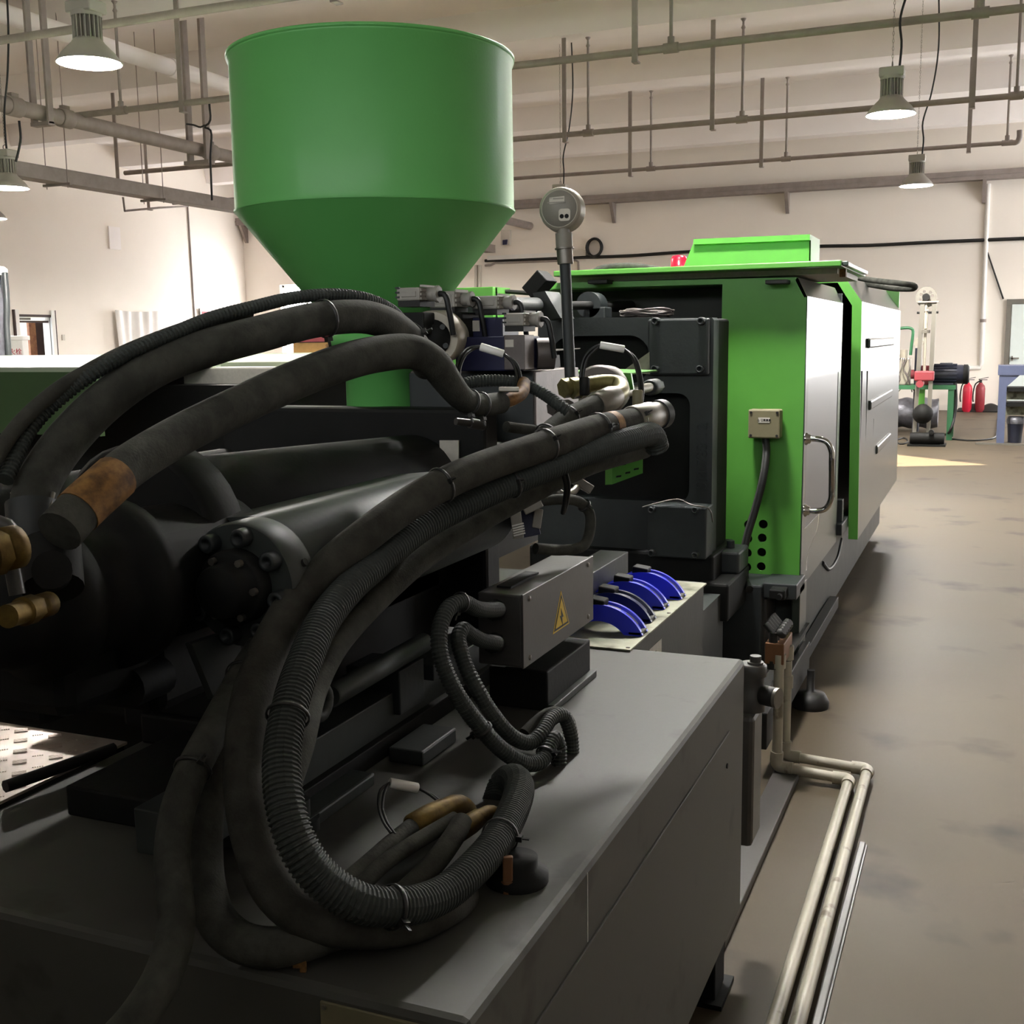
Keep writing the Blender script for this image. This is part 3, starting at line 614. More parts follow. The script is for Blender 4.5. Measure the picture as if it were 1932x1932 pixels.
# --- green machine on the left
t = thing('green_cabinet', 'long green machine cover, its top coloured as lit, beyond the left hoses', 'machine', (-6, 5, 0))
obj('body', B().box((-9.5, 4.35, 0), (-3.2, 8.6, 1.36)), 'black', t)
obj('cover_top', B().prism([(-9.5, 4.1, 1.44), (-3.45, 3.75, 1.44), (-3.45, 4.6, 1.44), (-2.92, 4.6, 1.44), (-2.92, 8.8, 1.44), (-9.5, 8.8, 1.44)], (0, 0, .02)), 'lit_top', t)
obj('front_panel', B().prism([(-9.5, 4.1, 1.17), (-3.45, 3.75, 1.17), (-3.45, 3.75, 1.44), (-9.5, 4.1, 1.44)], (0, .03, 0)), 'gcab_shaded', t)
obj('edge_pad', B().box((-3.62, 4.52, 1.345), (-2.92, 4.6, 1.44), .01), 'label', t)

# ================================================================== MACHINE
mach = thing('injection_moulding_machine', 'large injection moulding machine with bright green guard and dark grey platen', 'machine', (-1.35, 5, 0))
G0 = 4.9
g = lambda x, y: xz(x, y, G0)
outer = [g(1040, 534), g(1505, 523), g(1522, 559), g(1508, 1090), g(1395, 1084), g(1398, 1030), g(1353, 1024), g(1363, 536), g(1040, 545)]
holes = []
for (hx_, hy_) in ((1440, 989), (1438, 1015), (1437, 1042), (1436, 1069), (1412, 990), (1411, 1016), (1410, 1043), (1409, 1070)):
    c = g(hx_, hy_); holes.append(circ(c[0], c[1], .0195, 14))
gp = obj('guard_panel', plate([outer]+holes, (0, G0, 0), XAX, ZAX, -.012), 'green', mach)
# side of the first guard: sloped shoulder, side skin with window, handle
pa, pb, pc = outer[1], outer[2], outer[3]
Y1 = 6.12
obj('guard_shoulder', B().prism([(pa[0], G0, pa[1]), (pb[0], G0, pb[1]), (pb[0]-.01, G0, pb[1]-.005), (pa[0]-.01, G0, pa[1]-.01)], (0, Y1-G0, 0)), 'pale', mach)
xs = pb[0]; zb_ = .5; ztop = pb[1]
wy0, wy1, wz0, wz1 = 4.98, 6.02, .72, 1.365
side = plate([[(G0, zb_-.03), (Y1, zb_-.03), (Y1, ztop), (G0, ztop)], rrect(wy0, wz0, wy1, wz1, .01, 2)], (xs, 0, 0), YAX, ZAX, .004)
sd = obj('guard_door', side, 'pale', mach, 'pale side door of the guard')
obj('window_pane', B().box((xs-.008, wy0-.02, wz0-.02), (xs+.0015, wy1+.02, wz1+.02)), 'acryl', sd)
h0, h1 = PX(1521, 828, xs+.012), PX(1519, 963, xs+.012)
hp, _ = smooth_path([h0, h0+V(.05, 0, 0), h0+V(.085, 0, -.012), h0+V(.105, 0, -.05), h0+V(.107, 0, -.1), h1+V(.107, 0, .1), h1+V(.105, 0, .05), h1+V(.085, 0, .012), h1+V(.05, 0, 0), h1], .008)
hd = obj('door_handle', B().tube(hp, .0125, 14), 'chrome', sd)
for h in (h0, h1): obj('rosette', B().lathe(h-V(.004, 0, 0), (1, 0, 0), [(.027, 0), (.027, .008), (.02, .014), (.02, .02), (.015, .024)], 20), 'chrome', hd)
fl = B().grid(lambda u, v: (h1+V(.055, 0, .012)).lerp(V(xs+.02, 4.97, .54), u)+V(0, .03*(v-.5)+.006*math.sin(9*u), 0)+V(.01*math.sin(6*u), 0, 0), 14, 4)
obj('plastic_strip', fl, 'film', hd)
# far return of the first guard and inner dark recess
obj('guard_return', B().box((xs-.4, Y1, .5), (xs-.002, Y1+.012, ztop+.05)), 'dark', mach)
# second (sliding) guard
Y2, Y3 = 6.45, 9.25
q = lambda x, y: xz(x, y, Y2)
k1, k2, k3 = q(1588, 515), q(1626, 569), q(1618, 1018)
th = .05
obj('sliding_guard_frame', B().prism([(k1[0], Y2, k1[1]), (k2[0], Y2, k2[1]), (k2[0]-th, Y2, k2[1]-.02), (k1[0]-.02, Y2, k1[1]-th)], (0, .02, 0)).prism([(k2[0], Y2, k2[1]), (k3[0], Y2, k3[1]), (k3[0]-th, Y2, k3[1]), (k2[0]-th, Y2, k2[1]-.02)], (0, .02, 0)).prism([(k1[0], Y2, k1[1]), (k1[0]-.02, Y2, k1[1]-th), (-1.9, Y2, k1[1]-th), (-1.9, Y2, k1[1])], (0, .02, 0)), 'green', mach)
sg = obj('sliding_guard', B().prism([(k1[0], Y2+.02, k1[1]), (k2[0], Y2+.02, k2[1]), (k2[0]-.012, Y2+.02, k2[1]-.01), (k1[0]-.012, Y2+.02, k1[1]-.012)], (0, Y3-Y2, 0)).prism([(k2[0], Y2+.02, k2[1]), (k3[0], Y2+.02, k3[1]), (k3[0]-.012, Y2+.02, k3[1]), (k2[0]-.012, Y2+.02, k2[1]-.01)], (0, Y3-Y2, 0)), 'pale', mach, 'pale sliding side guard')
XS = (k2[0]+k3[0])/2
for (a, b) in (((1641, 650), (1687, 642)), ((1643, 769), (1683, 738)), ((1655, 853), (1680, 820))):
    p0, p1 = PX(*a, XS+.012), PX(*b, XS+.012); p1.z = p0.z = (p0.z+p1.z)/2
    obj('pressed_rib', B().obox((p0+p1)/2-V(.0085, 0, 0), V(.012, 0, 0), V(0, (p1.y-p0.y)/2, 0), V(0, 0, .028), .010), 'pale', sg)
for (a, b) in (((1629, 700), (1629, 968)), ((1639, 700), (1640, 950)), ((1650, 790), (1650, 935))):
    p0, p1 = PX(*a, XS+.006), PX(*b, XS+.006)
    obj('vertical_bead', B().box((XS-.004, p0.y, p1.z), (XS+.002, p0.y+.02, p0.z), .0015), 'pale', sg)
obj('guard_back', B().box((-1.95, Y3, .4), (XS-.02, Y3+.03, k1[1])), 'green', mach)
obj('top_cover', B().box((-1.95, G0+.02, pa[1]-.02), (pa[0], Y1, pa[1]-.005)).box((-1.95, Y2+.02, k1[1]-.015), (k1[0], Y3, k1[1])), 'green', mach)
obj('guard_interior', B().box((-1.95, G0+.25, .35), (xs-.06, Y3-.1, 1.765)), 'inkblack', mach)
gc = PX(1592, 1012, xs)
obj('guard_drain_hose', B().tube(smooth_path([PX(1587, 1017, xs-.02), PX(1580, 1050, xs-.02), PX(1564, 1074, xs-.02), PX(1552, 1062, xs-.02)], .02)[0], .010, 8), 'cable', mach)
obj('lower_bracket', B().box((xs-.1, Y1+.02, .50), (xs+.03, Y2, .56), .005).box((xs-.02, Y1+.1, .56), (xs+.02, Y1+.16, .68), .004), 'dark', mach)
# lid, hood, beacon
L0 = 4.8
lid = obj('top_lid', B().box((-1.80, L0, 1.822), (-.57, 5.75, 1.846), .004), 'green', mach)
obj('lid_edge', B().box((-.569, L0+.02, 1.824), (-.545, 5.6, 1.842), .004), 'pale', lid, 'pale end strip of the lid')
for px in (1128, 1465): 
    p = PY(px, 530, L0+.03); obj('hinge', B().box((p.x-.045, L0+.02, p.z-.012), (p.x+.045, G0+.02, p.z+.005), .003), 'inkblack', lid)
obj('lid_seal', B().box((-1.78, G0+.03, 1.80), (-.6, 5.7, 1.822)), 'label', lid)
HY = 5.5
hz = lambda x, y: xz(x, y, HY)
a0, a1, b0_, b1_ = hz(1311, 505), hz(1311, 452), hz(1530, 498), hz(1530, 443)
hood = obj('rear_hood', B().prism([(a0[0], HY, a0[1]-.03), (a1[0], HY, a1[1]), (b1_[0], HY, b1_[1]), (b0_[0], HY, b0_[1]-.03)], (0, .012, 0)), 'green', mach)
obj('hood_flange', B().prism([(a1[0], HY-.03, a1[1]), (b1_[0], HY-.03, b1_[1]), (b1_[0], HY-.03, b1_[1]-.025), (a1[0], HY-.03, a1[1]-.025)], (0, .04, 0)), 'green', hood)
gq = hz(1286, 508)
obj('hood_gusset', B().prism([(a0[0], HY, a0[1]-.03), (gq[0], HY, gq[1]-.01), (a1[0], HY, a1[1])], (0, .01, 0)).box((b1_[0]-.006, HY, b0_[1]-.03), (b1_[0], HY+.3, b1_[1])), 'green', hood)
for px in (1267, 1615):
    pass
bx = PY(1281, 487, 5.62)
obj('warning_beacon', B().lathe((bx.x, 5.62, 1.846), (0, 0, 1), [(.045, 0), (.045, .02), (.04, .02), (.04, .085), (.033, .1), (.01, .105)], 24), 'redbright', mach, 'red warning beacon')
obj('lid_prop', B().box((-.60, 5.0, 1.79), (-.575, 5.04, 1.824)), 'rust', mach)
lc = smooth_path([PY(1118, 515, 5.3), PY(1130, 508, 5.3), PY(1150, 504, 5.3), PY(1185, 502, 5.3), PY(1220, 505, 5.35), PY(1250, 511, 5.4)], .03)[0]
tg = obj('lid_cable', B().tube(lc, .016, 10), 'hose'); tag(tg, 'grey cable arching over the green lid left of the red beacon', 'cable')
lp = [PY(1600, 520, 7.2), PY(1640, 528, 7.0), PY(1690, 534, 6.8), PY(1722, 538, 6.9), PY(1722, 545, 7.1), PY(1690, 545, 7.3), PY(1650, 539, 7.6), PY(1610, 532, 7.7)]
tg = obj('cable_loop', B().tube(smooth_path(lp, .03)[0], .016, 10), 'hose'); tag(tg, 'black hose looping out sideways above the sliding guard', 'hose')
# junction box and its cable on the green panel
jb = [PY(x, y, 4.84) for x, y in ((1414, 772), (1474, 772), (1474, 827), (1414, 827))]
jx0, jx1, jz0, jz1 = jb[0].x, jb[1].x, jb[2].z, jb[0].z
t = thing('junction_box', 'small beige junction box on the green guard panel', 'box', ((jx0+jx1)/2, 4.86, jz0))
bxo = obj('box_body', B().box((jx0, 4.835, jz0), (jx1, 4.888, jz1), .008), 'jbox', t)
obj('box_lid', B().box((jx0, 4.815, jz0), (jx1, 4.834, jz1), .006), 'jbox', t)
for x in (jx0+.012, jx1-.012):
    for z in (jz0+.012, jz1-.012): obj('screw', B().cyl((x, 4.812, z), (x, 4.82, z), .0055, 10), 'inkblack', t)
lb = obj('box_label', B().box(((jx0+jx1)/2-.024, 4.8135, jz0+.066), ((jx0+jx1)/2+.024, 4.8155, jz0+.088)), 'label', t)
text('label_print', '△ □■■■', .012, .0004, 'inkblack', lb, V((jx0+jx1)/2, 4.813, jz0+.077), XAX, ZAX)
cp = [V((jx0+jx1)/2-.005, 4.862, jz0+.005), PY(1446, 845, 4.85), PY(1440, 900, 4.80), PY(1425, 960, 4.78), PY(1410, 1010, 4.76), PY(1402, 1050, 4.74), PY(1402, 1085, 4.70), PY(1410, 1103, 4.66), PY(1414, 1112, 4.62)]
tg = obj('power_cable', B().tube(smooth_path(cp, .012)[0], .0165, 12), 'cable'); tag(tg, 'black power cable hanging from the junction box down the green panel', 'cable')
# platen
F0 = 4.40
f = lambda x, y: xz(x, y, F0)
po = [f(1015, 606), f(1030, 599), f(1343, 599), f(1347, 604), f(1341, 1052), f(1015, 1052)]
def rr(px0, py0, px1, py1, r): a = f(px0, py1); b = f(px1, py0); return rrect(a[0], a[1], b[0], b[1], r, 6)
plt_ = obj('platen', plate([po, rr(1040, 632, 1226, 724, .085), rr(1062, 742, 1302, 938, .05)], (0, F0, 0), XAX, ZAX, -.09), 'dark', mach)
a_, b_ = f(1015, 1052), f(1345, 600)
obj('platen_core', B().box((a_[0], F0+.09, a_[1]), (b_[0], F0+.3, b_[1]), .01), 'black', plt_)
a_, b_ = f(1226, 707), f(1341, 600)
obj('corner_boss', B().box((a_[0], F0-.035, a_[1]), (b_[0], F0+.0, b_[1]), .008), 'dark', plt_)
def socket_bolt(px, py, Y, r, parent, mt='dark'):
    p = PY(px, py, Y); b = B().lathe((p.x, Y+.02, p.z), (0, -1, 0), [(r, 0), (r, .042), (r*.92, .047), (r*.55, .047), (r*.5, .025), (.001, .025)], 16)
    return obj('bolt', b, mt, parent)
for x, y in ((1238, 606), (1324, 606), (1237, 696), (1322, 696)): socket_bolt(x, y, F0-.035, .015, plt_)
text('casting_mark', 'SM 783 12', .062, .004, 'dark', plt_, PY(1324, 860, F0-.002), ZAX, (-1, 0, 0))
# right flank of the platen: rounded ear and cylinder end
cvp = [PY(x, y, 4.28) for x, y in ((1222, 953), (1333, 953), (1333, 1056), (1222, 1056))]
cv = obj('cover_box', B().box((cvp[0].x, 4.28, cvp[2].z), (cvp[1].x, F0, cvp[0].z), .006), 'dark', mach)
for x, y in ((1231, 961), (1313, 961), (1231, 1042), (1313, 1046)): socket_bolt(x, y, 4.28, .0135, cv)
obj('thin_wire', B().tube(smooth_path([PY(1212, 957, 4.26), PY(1240, 949, 4.27), PY(1280, 942, 4.29), PY(1305, 953, 4.26), PY(1338, 960, 4.3), PY(1345, 985, 4.32)], .02)[0], .0028, 6), 'steel', cv)
obj('platen_foot', B().box((-1.75, 4.35, .45), (-.97, 4.75, .70), .01).box((-1.02, 4.30, .45), (-.90, 4.72, .60), .01), 'black', mach)
ft = PY(1380, 1045, 4.62)
obj('platen_clamp', B().box((-1.0, 4.5, .60), (-.90, 4.7, .69), .01).cyl((ft.x, 4.6, .69), (ft.x, 4.6, .72), .018, 6), 'dark', mach)
# carriage cylinders and rods on top of the platen
obj('carriage_cylinder', B().cyl(PY(892, 577, 3.4), PY(1012, 576, 4.2), .030, 24, .004), 'dark', mach)
br = [PY(1005, 553, 4.22), PY(1028, 549, 4.22), PY(1058, 600, 4.22), PY(1020, 604, 4.22)]
obj('carriage_bracket', B().prism(br, (0, .16, 0)), 'dark', mach)
obj('carriage_rod', B().cyl(PY(1040, 577, 4.3), PY(1125, 576, 4.75), .018, 16).cyl(PY(1120, 580, 4.7), PY(1190, 577, 5.1), .024, 16), 'black', mach)
rb = PY(1128, 575, 4.72)
obj('rod_bearing', B().cyl((rb.x-.03, 4.68, rb.z), (rb.x-.03, 4.78, rb.z), .055, 22).box((rb.x-.03, 4.68, 1.6), (rb.x+.045, 4.78, rb.z-.01), .006), 'dark', mach)
obj('tilted_block', B().obox(PY(1018, 537, 4.45), V(.035, 0, .035), V(0, .06, 0), V(-.022, 0, .022), .004).box((PY(1005, 545, 4.45).x, 4.42, 1.60), (PY(1018, 545, 4.45).x, 4.5, 1.73)), 'black', mach)
wc = PY(1220, 590, 4.5)
wb_ = B()
random.seed(3)
for k in range(26):
    rx = .07+.045*random.random(); ry = .045+.03*random.random(); z0 = 1.632+.028*random.random(); ph = random.random()*6
    wb_.tube([V(wc.x+rx*math.cos(q*math.pi/9), 4.50+ry*math.sin(q*math.pi/9), z0+.008*math.sin(q*math.pi/4.5+ph)) for q in range(18)], .0028, 5, closed=True)
tg = obj('wire_coil', wb_, 'block'); tag(tg, 'tangled coil of thin wire lying on top of the platen', 'wire')
tg = obj('green_upright', B().box((PY(873, 560, 4.75).x-.1, 4.75, 1.0), (PY(930, 560, 4.75).x, 4.80, PY(925, 541, 4.75).z), .003).box((PY(930, 560, 4.75).x-.004, 4.78, 1.0), (PY(930, 560, 4.75).x, 4.95, PY(925, 541, 4.75).z)), 'green', mach)
obj('left_rail', B().tube([PY(940, 549, 4.9), PY(1040, 556, 4.9)], .010, 8), 'inkblack', mach)
# small green terminal plate with slots, and nozzle parts
gb = [PY(x, y, 4.2) for x, y in ((1156, 866), (1211, 866), (1211, 914), (1156, 914))]
sl_ = []
for (x, y) in ((1176, 876), (1193, 870), (1167, 899), (1184, 892), (1200, 885)):
    c = xz(x, y, 4.2); sl_.append([(c[0]-.012, c[1]-.006), (c[0]+.010, c[1]-.002), (c[0]+.012, c[1]+.006), (c[0]-.010, c[1]+.002)])
po2 = [xz(x, y, 4.2) for x, y in ((1155, 866), (1212, 866), (1212, 893), (1155, 914))]
sp = obj('slotted_plate', plate([po2]+sl_, (0, 4.2, 0), XAX, ZAX, -.006), 'green', mach)
obj('plate_flange', B().prism([V(po2[0][0], 4.2, po2[0][1]), V(po2[3][0], 4.2, po2[3][1]), V(po2[3][0]-.022, 4.18, po2[3][1]), V(po2[0][0]-.022, 4.18, po2[0][1])], (0, .004, 0)), 'green', sp)
obj('nozzle_guard', B().prism([PY(1100, 706, 3.3), PY(1190, 704, 3.3), PY(1195, 735, 3.3), PY(1100, 740, 3.3)], (0, .012, 0)).prism([PY(1068, 700, 3.3), PY(1190, 704, 3.3), PY(1188, 707, 3.3), PY(1068, 706, 3.3)], (0, .3, 0)), 'green', mach)
obj('nozzle_drum', B().cyl(PY(1130, 740, 3.0), PY(1145, 735, 3.4), .075, 28, .006), 'block', mach)
obj('silver_bracket', B().prism([PY(1172, 702, 4.36), PY(1225, 664, 4.36), PY(1226, 706, 4.36)], (0, .03, 0)), 'galv', mach)
rd0, rd1 = PY(1168, 742, 3.2), PY(1232, 730, 3.75)
obj('tie_rod', B().cyl(rd0, rd1, .016, 18), 'steel', mach)
obj('rod_nut', B().cyl(rd1-(rd1-rd0)*.12, rd1+(rd1-rd0)*.1, .027, 20, .004).cyl(rd1+(rd1-rd0)*.1, rd1+(rd1-rd0)*.22, .02, 6), 'dark', mach)
obj('barrel', B().cyl((-1.35, 2.4, 1.20), (-1.35, 4.5, 1.15), .095, 28), 'black', mach)
for y in (3.0, 3.4, 3.8): obj('heater_band', B().cyl((-1.35, y, 1.19), (-1.35, y+.22, 1.18), .115, 28, .004), 'dark', mach)
# base frame
obj('left_base', B().box((-2.35, 1.85, .12), (-1.49, 3.4, .78)), 'black', mach)
obj('base_frame', B().box((-1.95, 2.62, .14), (-.80, 3.45, .79)).box((-1.95, 3.40, .12), (-.93, 4.35, .56)), 'bed', mach)
obj('bed_block', B().box((-1.075, 4.66, .10), (-.835, 4.93, .525), .008).box((-.84, 4.70, .465), (-.70, 4.93, .53), .005), 'dark', mach)
obj('block_side_lit', B().box((-.86, 4.72, .12), (-.825, 4.95, .455)), 'boxgrey', mach)  # side face of the block in lighter grey, standing in for light
lk = PY(1470, 1118, 4.66)
obj('latch', B().box((lk.x-.035, 4.62, lk.z-.022), (lk.x+.03, 4.70, lk.z+.018), .005).cyl((lk.x+.01, 4.63, lk.z-.005), (lk.x+.01, 4.59, lk.z-.005), .012, 12), 'black', mach)
obj('side_rail', B().box((-.735, 4.3, .12), (-.69, 6.1, .18), .003).box((-.72, 4.0, .28), (-.685, 5.0, .30)).box((-.70, 3.9, .10), (-.672, 4.93, .235), .004), 'inkblack', mach)
obj('kick_panel', B().box((-.735, 4.80, .20), (-.70, 4.99, .50), .004), 'pale', mach)
for y in (4.75,):
    ftm = obj('levelling_foot', B().lathe((-.64, y, 0), (0, 0, 1), [(.075, 0), (.078, .025), (.06, .06), (.03, .065), (.016, .07), (.016, .16)], 24), 'inkblack', mach)
obj('far_base', B().box((-1.9, 4.95, .10), (-.74, 9.1, .48), .01), 'bed', mach)
obj('floor_channel', B().box((-.645, 2.70, 0), (-.56, 3.92, .03), .003), 'boxgrey', mach)

# added cabinet row, unseen, keeps the front fill light off the tank
t = thing('light_block_cabinets', 'added row of dark cabinets behind the camera, shading the tank', 'cabinet', (-.9, -1.6, 0))
obj('case', B().box((-4.4, -2.1, .08), (2.6, -1.3, 2.38), .01), 'dark', t)
for k in range(7): obj('door', B().box((-4.38+1.0*k, -1.302, .14), (-3.42+1.0*k, -1.28, 2.33), .004), 'bed', t)
obj('plinth', B().box((-4.36, -2.06, 0), (2.56, -1.34, .08)), 'black', t)

# ------------------------------------------------------------------ hopper
HX, HYc = -1.345, 2.41
t = thing('hopper', 'big round green material hopper with a conical bottom', 'hopper', (HX, HYc, 1.45))
obj('drum', B().lathe((HX, HYc, 1.845), (0, 0, 1), [(.325, 0), (.323, .01), (.322, .325), (.326, .331), (.326, .341), (.318, .341), (.312, .33), (.312, .02)], 72, cap=False), 'hop', t)
obj('rim', B().lathe((HX, HYc, 2.178), (0, 0, 1), [(.322, 0), (.328, .003), (.328, .010), (.318, .010), (.315, .003)], 72, cap=False), 'hop', t)
obj('cone', B().lathe((HX, HYc, 1.56), (0, 0, 1), [(.09, 0), (.10, .01), (.322, .283), (.326, .288), (.31, .288), (.085, .01)], 72, cap=False), 'hop', t)
obj('throat', B().lathe((HX, HYc, 1.34), (0, 0, 1), [(.085, 0), (.085, .2), (.12, .2), (.12, .225), (.09, .235)], 32), 'hop', t)

# ================================================================== OIL TANK and what stands beside it
TX0, TX1, TY0, TY1, TZ0, TZ1 = -1.475, -.503, 1.052, 2.605, .17, .80
t = thing('oil_tank', 'grey sheet-metal hydraulic oil tank in the foreground below the hoses', 'tank', (-1.2, 1.8, 0))
tb = obj('tank_body', B().box((TX0, TY0, TZ0), (TX1, TY1, TZ1), .011), 'tank', t)
obj('side_panel', B().box((TX1-.004, 1.15, .20), (TX1+.0035, 2.432, .681), .002), 'tank', tb)
obj('panel_screw', B().cyl((TX1+.002, 2.40, .61), (TX1+.006, 2.40, .61), .006, 8), 'inkblack', tb)
obj('paint_scratch', B().box((TX1, 1.4585, .684), (TX1+.0008, 1.4605, .79)), 'white', tb, 'white vertical scratch')
a, b = PY(603, 1889, TY0-.003), PY(900, 1962, TY0-.003)
obj('name_plate', B().box((a.x, TY0-.003, a.z-.11), (TX1-.02, TY0+.002, a.z), .001), 'jbox', tb, 'brownish name plate')
obj('plate_rivet', B().cyl((a.x+.006, TY0-.005, a.z-.006), (a.x+.006, TY0, a.z-.006), .003, 8), 'steel', tb)
for y in (1.35, 2.45):
    obj('leg', B().box((-.60, y, 0), (-.53, y+.1, TZ0+.01), .004).box((-.62, y-.02, 0), (-.51, y+.12, .012)), 'black', t)
    obj('leg', B().box((-1.45, y, 0), (-1.38, y+.1, TZ0+.01), .004), 'black', t)
obj('brace', B().prism([(-.505, 1.65, .18), (-.505, 2.05, .18), (-.505, 1.62, .0), (-.505, 1.60, .0)], (-.012, 0, 0)), 'black', t)
# suction filter at the far right corner
t = thing('suction_filter', 'grey filter housing with a round cap and black knob at the tank corner', 'filter', (-.49, 2.76, .3))
obj('column', B().box((-.56, 2.70, .285), (-.497, 2.82, .625), .012), 'boxgrey', t)
obj('housing', B().lathe((-.515, 2.76, .625), (0, 0, 1), [(.033, 0), (.033, .05), (.03, .055), (.03, .085), (.036, .09), (.036, .115), (.03, .12)], 28), 'boxgrey', t)
obj('cap_bolt', B().cyl((-.507, 2.76, .745), (-.507, 2.76, .765), .014, 12).cyl((-.507, 2.76, .745), (-.507, 2.76, .75), .02, 16), 'boxgrey', t)
obj('flange_bolt', B().cyl((-.54, 2.70, .625), (-.54, 2.70, .65), .009, 10), 'gauge', t)
kb = obj('vacuum_gauge', B().cyl((-.488, 2.75, .67), (-.45, 2.735, .67), .025, 22, .003), 'inkblack', t)
obj('gauge_rim', B().cyl((-.452, 2.7355, .67), (-.444, 2.733, .67), .0255, 22), 'steel', kb)
# galvanised sheet with four blue arches
t = thing('galvanised_sheet', 'oil-stained galvanised sheet between tank and platen carrying the blue arches', 'sheet', (-1.0, 2.9, .8))
obj('sheet_plate', B().box((-1.22, 2.565, .802), (-.772, 3.37, .806)), 'galv', t)
for p in ((1185, 1222), (1262, 1157)):
    c = PZ(*p, .806); obj('rivet', B().lathe((c.x, c.y, .805), (0, 0, 1), [(.006, 0), (.005, .003), (.001, .004)], 10), 'steel', t)
lbp = B().box((-.7995, 2.83, .60), (-.7985, 2.95, .735)); lab = obj('instruction_label', lbp, 'label', mach)
ln = B()
for k in range(9): ln.box((-.7988, 2.845, .612+.0125*k), (-.7982, 2.845+.09-.02*(k % 3), .616+.0125*k))
f_ = obj('label_print', ln, 'inkblack', lab); f_['kind'] = 'stuff'
def arch(foot, label, mt, rot):
    R0, R1, w_ = .076, .118, .052
    t = thing('plastic_arch', label, 'arch', foot, 'blue plastic arches on the galvanised sheet')
    fx, fy, fz = foot
    def ap(r, a): return V(fx-R1*.86+r*math.cos(a)*1.05, 0, fz-.045+r*math.sin(a))
    n = 22; a0, a1 = math.radians(24), math.radians(150); body = B()
    prof = []
    vs = []; fs = []
    # section across the width: raised edge ribs, sunken middle
    sec = [(-w_/2, R0), (-w_/2, R1), (-w_/2+.010, R1), (-w_/2+.013, R1-.007), (w_/2-.013, R1-.007), (w_/2-.010, R1), (w_/2, R1), (w_/2, R0)]
    for i in range(n+1):
        a = a0+(a1-a0)*i/n
        for (yy, r) in sec:
            p = ap(r, a); vs.append(V(p.x, fy+yy, p.z))
    m = len(sec)
    for i in range(n):
        for k in range(m): fs.append((i*m+k, i*m+(k+1) % m, (i+1)*m+(k+1) % m, (i+1)*m+k))
    fs.append(tuple(range(m))[::-1]); fs.append(tuple(range(n*m, (n+1)*m)))
    body.add(vs, fs)
    obj('arch_body', body, mt, t)
    for (b0, b1) in ((38, 58), (66, 84)):
        s = B(); sv = []; sf = []
        for i in range(7):
            a = math.radians(b0+(b1-b0)*i/6)
            for yy in (-.006, .006):
                for r in (R1-.012, R1-.0045): p = ap(r, a); sv.append(V(p.x, fy+yy, p.z))
        for i in range(6):
            o = i*4
            for q in ((0, 1, 5, 4), (1, 3, 7, 5), (3, 2, 6, 7), (2, 0, 4, 6)): sf.append(tuple(o+z for z in q))
        sf += [(0, 1, 3, 2), (24, 25, 27, 26)]
        s.add(sv, sf); obj('slot', s, 'navy', t)
    p = ap(R1, math.radians(98)); obj('clip', B().obox((p.x+.004, fy, p.z+.003), V(.023, 0, -.003), V(0, .022, 0), V(.001, 0, .011), .004), 'black', t)
    p = ap(R0+.006, a0); obj('foot_pad', B().box((p.x-.004, fy-w_/2, fz), (p.x+.032, fy+w_/2, fz+.012), .003), 'inkblack', t)
    p = ap((R0+R1)/2, a1); obj('end_tab', B().obox((p.x-.012, fy, p.z-.006), V(.018, 0, .010), V(0, .022, 0), V(-.004, 0, .007), .003), 'black', t)
    return t
def footpt(px, py): c = PZ(px, py, .806); return (c.x, c.y, .806)
arch(footpt(1209, 1196), 'nearest blue plastic arch on the galvanised sheet', 'blue', 0)
arch(footpt(1226, 1171), 'dark navy plastic arch, second in the row on the sheet', 'navy', 0)
arch(footpt(1251, 1147), 'blue plastic arch, third in the row from the tank', 'blue', 0)
arch(footpt(1283, 1128), 'blue plastic arch farthest from the tank, next to the platen', 'blue', 0)
c = PZ(1066, 1303, .806); t = obj('red_chip', B().obox((c.x, c.y, .806), V(.012, .006, 0), V(-.004, .008, 0), V(0, 0, .005)), 'signred'); tag(t, 'small red plastic chip lying on the oil tank', 'chip')
# checker plate, lower left
Zk = .806
t = thing('checker_plate', 'bright aluminium checker plate tread at the lower left edge', 'plate', (-1.9, 1.3, .8))
k0 = V(-1.48, 1.625, Zk); uu = V(0, -1, 0); vv = V(-1, 0, 0)
obj('plate_sheet', B().prism([k0, k0+uu*.57, k0+uu*.57+vv*.8, k0+vv*.8], (0, 0, -.005)), 'diam', t)
di = B()
for i in range(13):
    for j in range(18):
        c = k0+uu*(.025+.043*i)+vv*(.025+.043*j); a = math.radians(45 if (i+j) % 2 else -45)
        for s_ in (-.008, -.004, 0, .004, .008):
            dd = uu*math.cos(a)+vv*math.sin(a); nn = uu*(-math.sin(a))+vv*math.cos(a)
            di.obox(c+nn*s_+V(0, 0, .0006), dd*.012, nn*.0012, V(0, 0, .001))
f_ = obj('tread_bars', di, 'diam', t); f_['kind'] = 'stuff'
obj('step_frame', B().box((-2.28, 1.055, .77), (-1.484, 1.08, .80)).box((-2.28, 1.59, .77), (-1.484, 1.62, .80)), 'black', t)
for x in (-2.25, -1.53): obj('leg', B().box((x, 1.08, 0), (x+.03, 1.11, .78)).box((x, 1.57, 0), (x+.03, 1.6, .78)), 'black', t)
c0, c1 = PZ(10, 1484, Zk+.015), PZ(215, 1412, Zk+.015)
t = obj('flat_bar', B().cyl(c0, c1, .011, 8), 'inkblack'); tag(t, 'black bar lying along the edge of the checker plate', 'bar')
obj('bed_end_block', B().box((-1.345, 1.33, .80), (-1.11, 1.62, .85), .004).box((-1.46, 1.64, .80), (-1.11, 2.6, .86), .006), 'black', mach)

